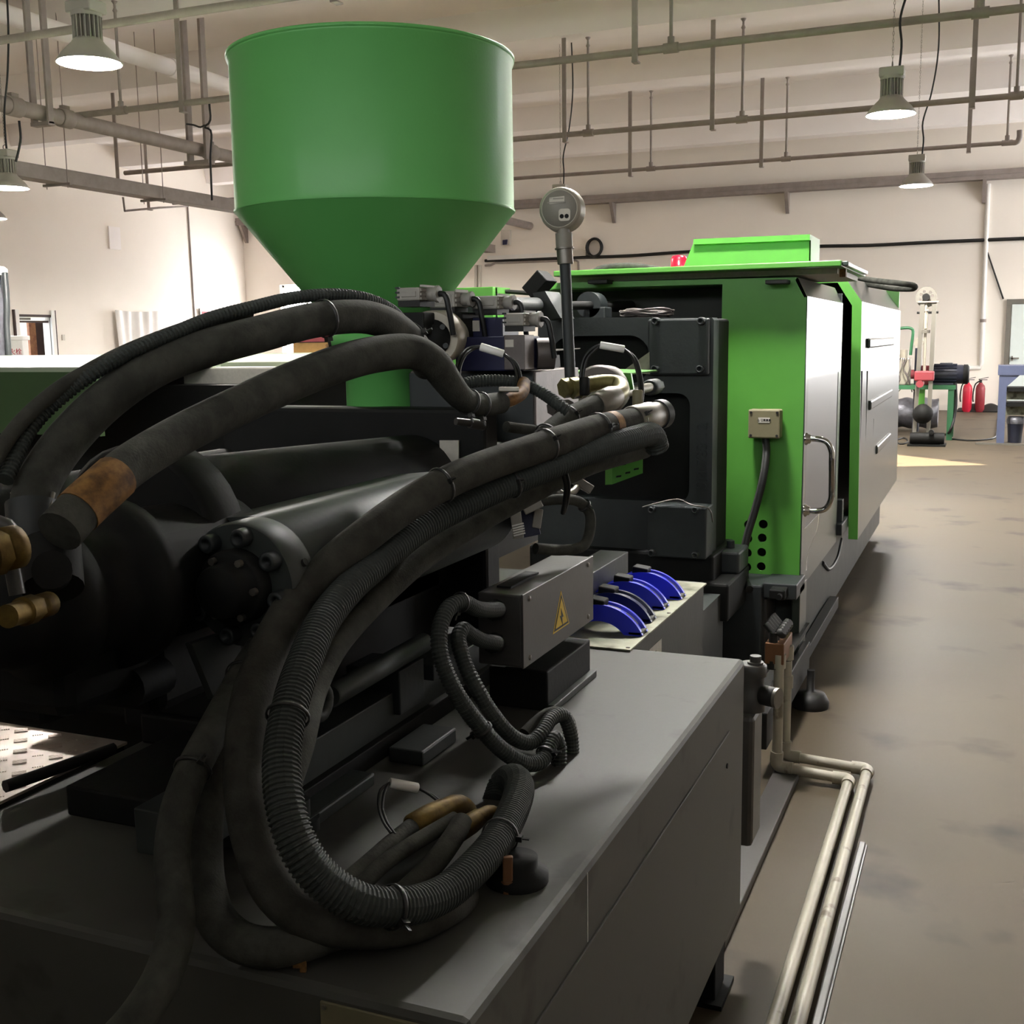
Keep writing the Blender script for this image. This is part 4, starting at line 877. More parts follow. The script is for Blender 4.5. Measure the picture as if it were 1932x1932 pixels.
# beige plastic water pipes
def water_pipe(px, Yv, xa, label, yb2):
    r = .0175; xv = PY(px, 1340, Yv).x
    t = thing('water_pipe', label, 'pipe', (xv, Yv, .03), 'pair of beige plastic water pipes')
    obj('upright', B().cyl((xv, Yv, .05), (xv, Yv, .455), r, 18), 'ppr', t)
    obj('cross_run', B().cyl((xv, Yv, .045), (xa, Yv, .03), r, 18), 'ppr', t)
    obj('floor_run', B().cyl((xa, Yv, .03), (xa+.02, yb2, .03), r, 18), 'ppr', t)
    e = obj('elbow', B().tube(smooth_path([V(xv, Yv, .10), V(xv, Yv, .058), V(xv+.012, Yv, .046), V(xv+.055, Yv, .044)], .008)[0], r*1.28, 18), 'ppr', t)
    e = obj('elbow', B().tube(smooth_path([V(xa-.055, Yv, .032), V(xa-.012, Yv, .031), V(xa, Yv-.012, .03), V(xa, Yv-.05, .03)], .008)[0], r*1.28, 18), 'ppr', t)
    obj('socket', B().cyl((xv, Yv, .405), (xv, Yv, .455), r*1.3, 18), 'ppr', t)
    if Yv > 3.95: obj('coupling', B().cyl((xv, Yv, .30), (xv, Yv, .345), r*1.3, 18), 'ppr', t)
    return t
water_pipe(1468, 3.90, -.388, 'beige plastic water pipe nearer the tank of the floor pair', -1.)
water_pipe(1483, 4.02, -.338, 'beige plastic water pipe on the aisle side of the floor pair', -1.)
t = obj('floor_trunking', B().box((-.307, -1, 0), (-.288, 3.45, .014), .003).box((-.2875, -1, 0), (-.283, 3.45, .006)), 'boxgrey'); tag(t, 'flat grey trunking strip on the floor right of the beige pipes', 'trunking')
cb_ = PY(1467, 1226, 3.93)
t = thing('water_manifold', 'copper-coloured manifold block with black hoses above the beige pipes', 'manifold', cb_)
obj('block', B().box((cb_.x-.035, 3.88, cb_.z-.04), (cb_.x+.03, 4.06, cb_.z+.035), .003), 'copper', t)
obj('adapter', B().cyl((cb_.x-.012, 3.90, cb_.z-.06), (cb_.x-.012, 3.90, cb_.z-.03), .021, 12).cyl((cb_.x+.02, 4.02, cb_.z-.06), (cb_.x+.02, 4.02, cb_.z-.03), .018, 12), 'inkblack', t)
random.seed(5)
for k in range(5):
    y0 = 3.90+.035*k; z0 = cb_.z+.035
    obj('valve', B().cyl((cb_.x-.01, y0, z0), (cb_.x-.01, y0, z0+.035), .016, 12).cyl((cb_.x-.01, y0, z0+.03), (cb_.x-.04, y0+.01, z0+.06), .012, 10).lathe((cb_.x+.012, y0, z0+.03), (.6, -.2, .5), [(.018, 0), (.02, .012), (.012, .02)], 12), 'inkblack', t)

# ================================================================== INJECTION UNIT
iu = thing('injection_unit', 'dark injection unit with two bolted cylinders in front of the hopper', 'machine', (-1.35, 1.8, .8))
def cylinder_unit(cx, cy0, cz, r, y1, name, mt, nb, boltr, inner):
    c = obj(name, B().lathe((cx, cy0, cz), (0, 1, 0), [(r*.97, 0), (r, .004), (r, .055), (r*.985, .057), (r*.985, .060), (r, .062), (r, y1-cy0)], 48), mt, iu)
    for k in range(nb):
        a = 2*math.pi*(k+.5)/nb+.2
        p = V(cx+r*.80*math.cos(a), cy0, cz+r*.80*math.sin(a))
        obj('bolt', B().lathe(p, (0, -1, 0), [(boltr, -.005), (boltr, .018), (boltr*.9, .021), (boltr*.5, .021), (boltr*.45, .012), (.0005, .012)], 16), 'dark', c)
    obj('gland', B().lathe((cx, cy0, cz), (0, -1, 0), [(inner, -.01), (inner, .022), (inner*.9, .026), (inner*.72, .026), (inner*.70, .05), (inner*.62, .054), (.001, .054)], 36), 'black', c)
    for k in range(6):
        a = 2*math.pi*k/6; p = V(cx+inner*.82*math.cos(a), cy0-.026, cz+inner*.82*math.sin(a))
        obj('gland_screw', B().cyl(p, p+V(0, -.008, 0), .0055, 8), 'steel', c)
    return c
c = cylinder_unit(-.985, 1.33, 1.205, .092, 2.15, 'injection_cylinder', 'bed', 8, .0135, .055)
obj('cylinder_saddle', B().prism([(-1.25, 1.40, 1.27), (-.985, 1.40, 1.297), (-.985, 1.40, 1.15), (-1.25, 1.40, 1.15)], (0, .6, 0)), 'bed', iu)
obj('port_hole', B().cyl((-.902, 1.365, 1.235), (-.8945, 1.365, 1.239), .006, 10), 'inkblack', c)
cylinder_unit(-1.26, 2.12, 1.225, .09, 2.6, 'rear_cylinder', 'black', 8, .013, .055)
cylinder_unit(-1.715, 1.40, 1.205, .092, 2.28, 'injection_cylinder', 'black', 8, .0135, .055)
obj('tank_shade_block', B().box((-1.86, 1.50, .95), (-1.58, 2.28, 1.20), .01), 'black', iu)  # added block, keeps light of the left lamps off the tank top
obj('thrust_plate', B().box((-1.72, 2.28, .90), (-1.02, 2.36, 1.40), .01), 'black', iu)
lp_ = [PY(x, y, 2.272) for x, y in ((829, 831), (865, 831), (865, 872), (831, 874))]
obj('plate_label', B().prism(lp_, (0, .004, 0)), 'label', iu, 'square grey sticker')
# motor at the left and its fittings
mo_ = PY(180, 1130, 1.0)
obj('screw_motor', B().lathe((-1.16, 1.02, 1.215), (.1, 1, 0), [(.03, 0), (.05, .005), (.07, .02), (.078, .035), (.078, .07), (.105, .075), (.105, .12), (.09, .125), (.09, .2), (.12, .205), (.12, .24), (.10, .25), (.10, .45)], 40), 'black', iu)
obj('motor_block', B().box((-1.27, 1.12, 1.05), (-1.12, 1.30, 1.22), .02), 'black', iu)
obj('motor_flange', B().cyl((-1.20, 1.36, 1.25), (-1.20, 1.45, 1.25), .15, 32, .01).cyl((-1.20, 1.45, 1.25), (-1.20, 2.3, 1.22), .12, 28, .01), 'black', iu)
obj('lower_block', B().box((-1.30, 1.30, 1.00), (-1.12, 1.6, 1.15), .02).cyl((-1.13, 1.25, 1.06), (-1.13, 1.32, 1.06), .03, 14).box((-1.28, 1.14, 1.03), (-1.18, 1.24, 1.08), .01), 'black', iu)
obj('support_plate', B().prism([PX(362, 1215, -1.02), PX(452, 1185, -1.02), PX(460, 1290, -1.02), PX(405, 1320, -1.02)], (-.012, 0, 0)), 'bed', iu)
obj('pedestal', B().box((-1.52, 1.66, .82), (-1.12, 2.25, 1.27), .01).box((-1.9, 1.70, .82), (-1.5, 2.25, .86), .005).box((-1.44, 1.60, 1.0), (-1.12, 2.3, 1.12), .01), 'black', iu)
# vertical white-grey fitting bodies, far left
ft0 = P(64, 955, 1.36)
obj('hose_tail', B().cyl(P(60, 950, 1.36), P(62, 1105, 1.33), .030, 20, r2=.026), 'dark', iu)
obj('tail_lip', B().tube([P(24, 930, 1.36), P(30, 955, 1.345), P(60, 968, 1.335), P(92, 960, 1.345), P(100, 930, 1.36)], .003, 8), 'steel', iu)
obj('elbow_body', B().cyl(P(95, 1030, 1.33), P(100, 1110, 1.3), .034, 20).cyl(P(100, 1080, 1.30), P(98, 1075, 1.265), .0215, 18), 'black', iu)
def fitting(name, p0, p1, r, parent, mt, hexr=1.25):
    p0, p1 = Vector(p0), Vector(p1); d = p1-p0
    return obj(name, B().lathe(p0, d, [(r, 0), (r, d.length*.30), (r*1.02, d.length*.32), (r*hexr, d.length*.34)], 20).lathe(p0+d*.34, d, [(r*hexr, 0), (r*hexr, d.length*.28)], 6).lathe(p0+d*.62, d, [(r*1.05, 0), (r*.9, d.length*.06), (r*1.1, d.length*.08), (r*1.1, d.length*.34), (r*.9, d.length*.38)], 20), mt, parent)
t = thing('brass_fitting', 'yellow brass hydraulic fitting at the left edge below the thick hoses, lower one', 'fitting', P(50, 1152, 1.2), 'brass fittings at the left edge')
fitting('fitting_body', P(14, 1163, 1.17), P(95, 1138, 1.25), .0125, t, 'brass')
t = thing('brass_fitting', 'larger brass hydraulic elbow cut by the left edge, upper one', 'fitting', P(10, 1030, 1.2), 'brass fittings at the left edge')
fitting('fitting_body', P(-60, 1052, 1.15), P(36, 1030, 1.2), .021, t, 'brass', 1.2)
obj('nipple', B().cyl(P(38, 1035, 1.2), P(46, 1030, 1.2), .006, 10), 'brass', t)
obj('pressure_line', B().tube(smooth_path([P(-20, 985, 1.22), P(8, 988, 1.22), P(26, 1005, 1.22), P(29, 1040, 1.22)], .01)[0], .008, 10), 'boxgrey', t)
obj('grey_link', B().cyl(P(24, 1075, 1.22), P(33, 1122, 1.22), .0085, 12), 'boxgrey', t)
# carriage rails on the tank
rl = thing('carriage_rail', 'long dark guide rail with bright edges on the tank top', 'rail', (-1.03, 2, .8))
obj('rail_body', B().box((-1.09, 1.2, .836), (-1.0, 3.3, .903), .0022), 'bed', rl)
obj('rail_foot', B().box((-1.10, 1.35, .80), (-.985, 2.4, .838), .002), 'black', rl)
cb2 = PX(765, 1290, -1.0)
obj('carriage_block', B().box((-1.10, cb2.y-.05, .86), (-.985, cb2.y+.05, .945), .003), 'dark', rl)
obj('stop_block', B().box((-1.02, cb2.y+.07, .893), (-.975, cb2.y+.18, .925), .002), 'dark', rl)
obj('rail_bolt', B().cyl((-.96, 1.42, .80), (-.96, 1.42, .85), .016, 14).cyl((-.96, 1.42, .80), (-.96, 1.42, .82), .03, 14), 'dark', rl)
sc0, sc1 = P(603, 1325, 1.72), P(800, 1212, 2.2)
t = thing('seat_cylinder', 'slim dark cylinder with an eye end below the hose loop', 'cylinder', sc0)
obj('cylinder_tube', B().cyl(sc0+(sc1-sc0)*.08, sc1, .019, 22, .003), 'bed', t)
obj('eye', B().tube([sc0+V(.0, .022*math.cos(a), .022*math.sin(a)) for a in [k*math.pi/8 for k in range(16)]], .010, 10, closed=True), 'bed', t)
for (a, b, nm) in (((-.97, 1.72, .80), (-.90, 1.86, .828), 'bed_step'), ((-1.09, 1.32, .80), (-.94, 1.62, .822), 'bed_plate')):
    obj(nm, B().box(a, b, .004), 'bed', mach)
obj('box_rail', B().box((-.93, 2.08, .80), (-.80, 2.35, .885), .004), 'black', mach)
obj('box_rail_strip', B().box((-.80, 2.08, .80), (-.785, 2.35, .815), .002), 'bed', mach)
# heater terminal box
t = thing('terminal_box', 'dark grey terminal box with a yellow shock-hazard triangle', 'box', (-.85, 2.15, .9))
q0, q1, q2, q3 = PX(988, 1123, -.8), PX(1120, 1050, -.8), PX(988, 1263, -.8), PX(1118, 1168, -.8)
ty0, ty1, tz0, tz1 = (q0.y+q2.y)/2, (q1.y+q3.y)/2, (q2.z+q3.z)/2, (q0.z+q1.z)/2
wbx = PY(900, 1113, ty0).x
obj('case', B().box((wbx, ty0, tz0), (-.803, ty1, tz1), .004), 'boxgrey', t)
cvb = obj('cover', B().box((-.8045, ty0-.002, tz0-.001), (-.80, ty1+.002, tz1+.002), .0015), 'boxgrey', t)
for y in (ty0+.03, ty1-.035):
    for z in (tz0+.014, tz1-.012): obj('screw', B().lathe((-.80, y, z), (1, 0, 0), [(.006, -.001), (.005, .002), (.001, .003)], 10), 'steel', cvb)
w0 = PX(1059, 1157, -.7995)
tri = [(w0.y-.044, w0.z-.030), (w0.y+.044, w0.z-.030), (w0.y, w0.z+.042)]
ws = obj('warning_sticker', B().prism([(-.8002, a, b) for a, b in tri], (.0008, 0, 0)), 'inkblack', cvb)
sc_ = lambda k: [(w0.y+(a-w0.y)*k, w0.z-.006+(b-w0.z+.006)*k) for a, b in tri]
obj('sticker_edge', B().prism([(-.7996, a, b) for a, b in [(w0.y+(a-w0.y)*1.12, w0.z-.006+(b-w0.z+.006)*1.12) for a, b in tri]], (-.0004, 0, 0)), 'yellow', ws)
obj('sticker_field', B().prism([(-.7994, a, b) for a, b in sc_(.80)], (.0006, 0, 0)), 'yellow', ws)
bolt_ = [(.004, .026), (-.010, -.001), (-.002, -.001), (-.006, -.026), (.010, .005), (.002, .005)]
bo = plate([[(w0.y-a*1.0, w0.z-.008+b*.75) for a, b in bolt_]], (-.7987, 0, 0), YAX, ZAX, .0006); obj('lightning_bolt', bo, 'inkblack', ws)
for (x, y) in ((937, 1150), (935, 1212)):
    p = PY(x, y, ty0); obj('cable_gland', B().lathe((p.x, ty0, p.z), (0, -1, 0), [(.021, 0), (.021, .012), (.018, .02)], 8), 'inkblack', t)
obj('top_cutout', B().box((wbx+.02, ty0+.05, tz1), (wbx+.05, ty0+.2, tz1+.004)), 'black', t)

# hydraulic manifold with valves
t = thing('manifold_block', 'machined steel manifold block below the solenoid valves', 'block', (-1.15, 2.5, 1.4))
m0 = PY(1010, 700, 2.40); m1 = PX(1092, 699, m0.x); mz0 = PX(1010, 836, m0.x).z
obj('block_body', B().box((-1.36, 2.40, mz0), (m0.x, m1.y, m0.z), .003), 'block', t)
obj('front_face', B().box((-1.355, 2.394, mz0+.004), (m0.x-.004, 2.401, m0.z-.004), .001), 'dark', t)
for (x, y) in ((1005, 730), (985, 790)): pass
tp = thing('flow_block', 'black and white terminal strip behind the valves, left of the gauge stem', 'block', PY(1030, 685, 2.62))
obj('strip', B().prism([PY(1013, 672, 2.62), PY(1045, 670, 2.62), PY(1047, 693, 2.62), PY(1013, 694, 2.62)], (0, .04, 0)), 'inkblack', tp)
obj('white_tab', B().prism([PY(1013, 673, 2.615), PY(1028, 671, 2.615), PY(1030, 684, 2.615), PY(1013, 688, 2.615)], (0, .004, 0)), 'yzinc', tp)
obj('thin_plate', B().prism([PY(1012, 665, 2.66), PY(1095, 658, 2.9), PY(1013, 661, 2.66)], (0, 0, .002)), 'white', tp)
def valve(px0, py0, px1, py1, Yv, label, body, facew):
    """DIN connector head (front face from px0,py0 to px1,py1) over a coil body"""
    a, b = PY(px0, py0, Yv), PY(px1, py1, Yv); x0, x1, z1, z0 = a.x, b.x, a.z, b.z
    t = thing('solenoid_valve', label, 'valve', ((x0+x1)/2, Yv, z0-.05), 'solenoid valves on the manifold')
    dy = .075
    hd = obj('connector_head', B().box((x0, Yv, z0+.012), (x1, Yv+dy, z1), .004), 'vgrey', t)
    rb_ = B()
    for k in range(4): rb_.box((x1-.001, Yv+.004, z0+.014+k*(z1-z0)*.22), (x1+.0025, Yv+dy-.006, z0+.014+k*(z1-z0)*.22+(z1-z0)*.12))
    rbo = obj('grip_ribs', rb_, 'vgrey', hd); rbo['kind'] = 'stuff'
    for k in range(3): obj('side_notch', B().box((x0-.0015, Yv-.0012, z0+.018+k*(z1-z0)*.24), (x0+.008, Yv+.004, z0+.018+k*(z1-z0)*.24+.004)), 'dark', hd)
    obj('raised_frame', B().box((x0+.012, Yv-.002, z0+.020), (x1-.008, Yv+.002, z1-.008), .0012), 'vgrey', hd)
    obj('gasket', B().box((x0+.002, Yv+.004, z0), (x1-.002, Yv+dy, z0+.012)), 'inkblack', t)
    g_ = obj('cable_gland', B().cyl((x1-.002, Yv+dy*.55, (z0+z1)/2+.006), (x1+.018, Yv+dy*.55, (z0+z1)/2+.006), .015, 14, .002).cyl((x1+.018, Yv+dy*.55, (z0+z1)/2+.006), (x1+.026, Yv+dy*.55, (z0+z1)/2+.006), .018, 8), 'vgrey', t)
    obj('lead', B().tube(smooth_path([V(x1+.02, Yv+dy*.55, (z0+z1)/2+.006), V(x1+.04, Yv+dy*.5, (z0+z1)/2+.004), V(x1+.05, Yv+dy*.5, z0-.01), V(x1+.055, Yv+dy*.6, z0-.06)], .006)[0], .0065, 8), 'cable', t)
    if body:
        (bx0, by0, bx1, by1, mtb) = body
        a, b = PY(bx0, by0, Yv-.01), PY(bx1, by1, Yv-.01)
        bd = obj('valve_body', B().box((a.x, Yv-.01, b.z), (b.x, Yv+.09, a.z), .003), mtb, t)
        if facew: 
            fa = PY(facew[0], facew[1], Yv-.011); fb = PY(facew[2], facew[3], Yv-.011)
            obj('valve_label', B().box((fa.x, Yv-.0125, fb.z), (fb.x, Yv-.009, fa.z)), 'label', bd)
    return t
valve(747, 543, 792, 578, 2.16, 'leftmost solenoid valve in front of the hopper cone', (752, 590, 800, 630, 'black'), None)
valve(808, 550, 858, 590, 2.36, 'second solenoid valve from the left, right of the cone bottom', (812, 590, 872, 640, 'black'), None)
valve(889, 559, 938, 593, 2.42, 'third solenoid valve with a navy body, beside the carriage cylinder', (866, 600, 948, 636, 'vblue'), (889, 605, 905, 625))
v4 = valve(949, 591, 988, 625, 2.36, 'rightmost and lowest solenoid valve with a navy body and bare steel side', (858, 636, 988, 700, 'vblue'), None)
a, b = PX(951, 634, PY(951, 634, 2.345).x), PY(988, 698, 2.34)
x_ = PY(951, 634, 2.345).x
obj('steel_cap', B().box((x_, 2.342, b.z), (b.x+.002, 2.40, PY(951, 634, 2.34).z+.002), .002), 'block', v4)
obj('pilot_drum', B().cyl((b.x-.01, 2.44, PY(995, 668, 2.4).z), (b.x+.025, 2.46, PY(995, 668, 2.4).z), .036, 26), 'block', v4)
obj('cap_label', B().box((x_+.004, 2.3405, PY(951, 655, 2.34).z), (x_+.024, 2.343, PY(951, 641, 2.34).z)), 'label', v4)
# grey pump drum left of the valves
pc0, pc1 = PY(815, 638, 2.20), PY(850, 632, 2.48)
t = thing('hydraulic_motor', 'short round grey hydraulic cylinder behind the thick hose ends', 'cylinder', pc0)
obj('drum', B().lathe(pc0, pc1-pc0, [(.055, 0), (.0585, .003), (.0585, (pc1-pc0).length-.02), (.056, (pc1-pc0).length)], 40), 'gauge', t)
dv = (pc1-pc0).normalized()
obj('end_recess', B().lathe(pc0-dv*.001, -dv, [(.040, 0), (.040, .003), (.03, .003), (.028, .012), (.001, .012)], 28), 'black', t)
for k in range(5):
    a = k*2*math.pi/5; u_ = dv.orthogonal().normalized(); w_2 = dv.cross(u_); p = pc0-dv*.003+(u_*math.cos(a)+w_2*math.sin(a))*.034
    obj('bolt', B().cyl(p, p-dv*.008, .006, 8), 'dark', t)

# ------------------------------------------------------------------ pressure gauge
gb0, gtop = PY(1076, 716, 2.42), PY(1055, 395, 2.42)
t = thing('pressure_gauge', 'round pressure gauge seen from behind on a tall thin stem', 'gauge', gb0)
ax_ = (PY(1062, 470, 2.42)-gb0); 
st0, st1 = gb0, PY(1066, 497, 2.42); nt0, nt1 = PY(1067, 498, 2.42), PY(1065, 470, 2.42); nt2 = PY(1063.5, 440, 2.42)
obj('stem', B().cyl(st0, st1, .0125, 18), 'dark', t)
obj('nut', B().cyl(nt0, nt1, .0195, 6).cyl(nt1, nt1+(nt0-nt1)*-.1, .0215, 20), 'steel', t)
obj('coupling', B().cyl(nt1, nt2, .0205, 6).cyl(nt2, PY(1063, 432, 2.42), .013, 12), 'gauged', t)
gn = V(.12, -1, .02).normalized(); gc_ = PY(1058, 395, 2.42)
cs = obj('case', B().lathe(gc_-gn*.036, gn, [(.042, 0), (.0485, .002), (.0495, .008), (.0475, .012), (.0475, .04), (.044, .047), (.040, .05)], 48), 'gauge', t)
gx_ = ZAX.cross(gn).normalized(); gy_ = gn.cross(gx_).normalized(); gx_ = -gx_ if gx_.x < 0 else gx_
gf = gc_+gn*.0142
obj('back_plate', B().lathe(gf-gn*.001, gn, [(.0395, 0), (.039, .0015), (.001, .0016)], 40), 'gauged', cs)
obj('emboss_frame', B().prism([gf+gx_*a+gy_*b+gn*.0006 for a, b in ((-.022, .024), (.012, .026), (.012, .012), (-.022, .010))], gn*.001), 'gauge', cs)
text('emboss_print', '•• ▬▬▬\n▬▬▬▬▬', .008, .0006, 'gauged', cs, gf+gx_*(-.006)+gy_*.018+gn*.0016, gx_, gy_)
obj('blowout_seat', B().prism([gf+gx_*(.012+a)+gy_*(-.014+b)+gn*.0006 for a, b in rrect(-.013, -.013, .013, .013, .006, 4)], gn*.0014), 'gauge', cs)
for a in (.006, .017): obj('vent_hole', B().lathe(gf+gx_*a+gy_*(-.017)+gn*.002, gn, [(.0048, 0), (.0048, .0006)], 14), 'black', cs)

# ================================================================== HOSES
def ring_band(path, i, r, wdt, b):
    p = path[i]; tn = (path[min(len(path)-1, i+1)]-path[max(0, i-1)]).normalized()
    b.lathe(p-tn*wdt/2, tn, [(r-.001, 0), (r+.001, .0005), (r+.001, wdt-.0005), (r-.001, wdt)], 20, cap=False); return p, tn
def hose(name, label, pts, r, mt, ties=(), corr=0., group=None, rscale=None, parts=(), cat='hose'):
    P3 = [p if isinstance(p, Vector) else P(*p) for p in pts]
    path, L = smooth_path(P3, .0016 if corr else .012)
    t = thing(name, label, cat, path[len(path)//2], group)
    if corr:
        n = len(path); pitch = 4
        rad = [r+corr*(1 if (i % pitch) in (0, 1) else -1) for i in range(n)]
        obj('corrugated_sleeve', B().tube(path, rad, 14, smooth=False), mt, t)
    else:
        n = len(path)
        if rscale:
            rad = []
            for i in range(n):
                u = i/(n-1)*(len(rscale)-1); k = min(int(u), len(rscale)-2); rad.append(r*(rscale[k]+(rscale[k+1]-rscale[k])*(u-k)))
        else: rad = r
        obj('sleeve', B().tube(path, rad, 22), mt, t)
    for (u, k, side) in ties:
        i = int(u*(len(path)-1)); b = B()
        p, tn = ring_band(path, i, r*k+.0018, .0055, b)
        tie = obj('cable_tie', b, 'tie', t)
        o = tn.orthogonal().normalized(); o = Matrix.Rotation(side, 3, tn) @ o
        obj('tie_head', B().obox(p+o*(r*k+.004), o*.004, tn*.005, tn.cross(o)*.004).obox(p+o*(r*k+.011), o*.007, tn*.0022, tn.cross(o)*.001), 'tie', tie)
    for (nm, u0, u1, rr_, m_) in parts:
        i0, i1 = int(u0*(len(path)-1)), int(u1*(len(path)-1))
        seg = path[i0:i1+1:max(1, (i1-i0)//10)]
        obj(nm, B().tube(seg, rr_, 22), m_, t)
    return t, path
# H1 upper thick hose
hose('hydraulic_hose', 'thick smooth black hose arching highest, from far left to behind the valves',
     [(60, 975, 1.355), (66, 930, 1.37), (90, 880, 1.40), (135, 820, 1.43), (205, 752, 1.47), (300, 690, 1.53), (400, 654, 1.58), (487, 631, 1.63), (583, 606, 1.70), (644, 598, 1.75), (695, 599, 1.80), (740, 615, 1.86), (780, 650, 1.95), (805, 690, 2.05)],
     .0262, 'hose', ties=[(.62, 1.02, 2.2), (.86, 1.02, .4)], group=None)
hose('conduit', 'thin corrugated conduit lying along the top of the highest hose',
     [(10, 905, 1.34), (60, 805, 1.40), (120, 745, 1.43), (190, 695, 1.46), (260, 657, 1.50), (330, 628, 1.54), (400, 600, 1.59), (480, 579, 1.645), (560, 561, 1.71), (640, 556, 1.77), (700, 566, 1.83), (745, 590, 1.9), (770, 625, 1.98)],
     .0088, 'corr', corr=.0011, cat='conduit')
hose('hydraulic_hose', 'thin smooth black tube outermost at the upper left',
     [(-20, 880, 1.33), (38, 798, 1.38), (105, 738, 1.42), (170, 698, 1.46), (240, 662, 1.51), (320, 630, 1.56), (400, 604, 1.62), (470, 590, 1.68)], .0095, 'hose')
# H2 second hose
t, pth = hose('hydraulic_hose', 'thick black hose rising from a rusty taped end and bending down before the manifold',
     [(112, 1003, 1.27), (150, 962, 1.30), (195, 921, 1.33), (240, 882, 1.37), (330, 826, 1.45), (450, 766, 1.55), (560, 716, 1.64), (650, 683, 1.71), (720, 667, 1.77), (778, 664, 1.81), (818, 685, 1.85), (845, 720, 1.89), (872, 752, 1.93), (905, 764, 1.98), (945, 760, 2.04)],
     .0262, 'hose', rscale=[1, 1, 1, 1.02, 1.05, 1.08, 1.08, 1.02, .78, .74], ties=[(.90, .80, 2.), (.93, .80, 2.)], parts=[('taped_end', .045, .115, .0275, 'rust')])
e0 = P(945, 760, 2.04)
obj('elbow', B().tube(smooth_path([e0, P(968, 752, 2.06), P(985, 740, 2.1), P(988, 722, 2.14)], .01)[0], .0125, 16), 'rust', t)
obj('clip', B().obox(P(960, 735, 2.03), _R*.018, _D*.004, _W*.01, .002), 'label', t)
# H3 outer smooth hose of the big loop
t, pth3 = hose('hydraulic_hose', 'smooth black hose on the outside of the big loop, with a bright ferrule end',
     [(1222, 789, 2.27), (1190, 796, 2.22), (1130, 808, 2.12), (1060, 830, 2.02), (1000, 850, 1.96), (930, 874, 1.90), (860, 902, 1.84), (780, 945, 1.78), (700, 1002, 1.72), (630, 1060, 1.68), (563, 1130, 1.63), (525, 1190, 1.58), (497, 1250, 1.54), (474, 1320, 1.49), (463, 1400, 1.46), (461, 1450, 1.45), (467, 1530, 1.41), (483, 1600, 1.40), (512, 1670, 1.385), (555, 1715, 1.38), (620, 1742, 1.385), (700, 1748, 1.40), (780, 1738, 1.435), (835, 1712, 1.47), (868, 1690, 1.53)],
     .0268, 'hose_b', ties=[(.03, 1.02, 2.9), (.115, 1.02, 2.6), (.215, 1.02, 2.9), (.365, 1.02, 2.8)], parts=[('rust_patch', .085, .097, .0272, 'rust')])
f0 = P(1192, 795, 2.225); f1 = P(1240, 783, 2.30)
obj('ferrule', B().lathe(f0, f1-f0, [(.0285, 0), (.0305, .003), (.0305, (f1-f0).length*.7), (.0275, (f1-f0).length*.75), (.027, (f1-f0).length)], 28), 'steel', t)
obj('ferrule_collar', B().cyl(f1, f1+(f1-f0).normalized()*.02, .030, 24), 'dark', t)
# H4 corrugated hose of the big loop
t, pth4 = hose('corrugated_hose', 'corrugated black conduit hose of the big loop ending in an upward arch on the tank',
     [(1240, 845, 2.26), (1232, 822, 2.24), (1190, 828, 2.16), (1100, 856, 2.06), (1000, 896, 1.98), (900, 940, 1.91), (800, 992, 1.83), (705, 1068, 1.72), (645, 1125, 1.64), (602, 1186, 1.57), (557, 1300, 1.47), (538, 1376, 1.42), (531, 1442, 1.385), (540, 1530, 1.35), (567, 1605, 1.335), (612, 1663, 1.335), (680, 1704, 1.345), (760, 1710, 1.385), (830, 1690, 1.445), (892, 1640, 1.52), (940, 1583, 1.61), (970, 1525, 1.71), (980, 1485, 1.79), (968, 1468, 1.86), (948, 1480, 1.91), (936, 1515, 1.88)],
     .0228, 'corr', corr=.00115, ties=[(.215, 1.08, 2.7), (.545, 1.12, .6), (.70, 1.08, 1.2), (.835, 1.08, .8)], cat='conduit')
# deeper parallel hoses behind the big loop
hose('hydraulic_hose', 'dark hose hidden under the corrugated one in the big loop',
     [(1215, 845, 2.36), (1100, 880, 2.20), (1000, 930, 2.12), (900, 985, 2.04), (800, 1050, 1.95), (700, 1140, 1.84), (630, 1220, 1.74), (590, 1300, 1.66), (565, 1400, 1.58), (520, 1560, 1.48), (540, 1650, 1.44), (620, 1715, 1.43), (720, 1730, 1.46), (800, 1735, 1.47)], .022, 'hose')
# H5/H6 pair at the left
hose('hydraulic_hose', 'black hose dropping over the near tank edge at the lower left',
     [(520, 1180, 1.70), (470, 1255, 1.62), (435, 1318, 1.55), (395, 1392, 1.49), (360, 1460, 1.44), (335, 1530, 1.40), (325, 1605, 1.37), (329, 1680, 1.34), (333, 1745, 1.315), (322, 1800, 1.29), (298, 1860, 1.26), (255, 1925, 1.23), (190, 1995, 1.2)],
     .0215, 'hose', ties=[(.19, 1.05, 2.6), (.47, 1.03, 3.1)])
hose('hydraulic_hose', 'black hose curling along the tank top beside the dropping hose',
     [(480, 1280, 1.66), (440, 1350, 1.59), (408, 1420, 1.54), (390, 1500, 1.50), (384, 1590, 1.46), (388, 1670, 1.425), (408, 1735, 1.40), (450, 1775, 1.385), (510, 1788, 1.38), (575, 1775, 1.385), (640, 1752, 1.41), (700, 1735, 1.445), (745, 1735, 1.47)],
     .0245, 'hose', ties=[(.16, 1.03, 2.8)])
rb0 = P(572, 1800, 1.372); t = obj('rusty_clip', B().obox(rb0, _R*.004, _D*.022, _W*.003, .0015).obox(rb0+_D*.012-_R*.006, _R*.006, _D*.004, _W*.003), 'rust'); tag(t, 'small rusty clip hanging under the hoses near the tank front', 'clip')
rb0 = P(958, 1645, 1.565); t = obj('rusty_clip', B().obox(rb0, _R*.007, _D*.022, _W*.006, .002).cyl(rb0+_D*.012, rb0+_D*.03, .010, 10), 'copper'); tag(t, 'rusty fitting standing on the tank beside the corrugated arch', 'clip')
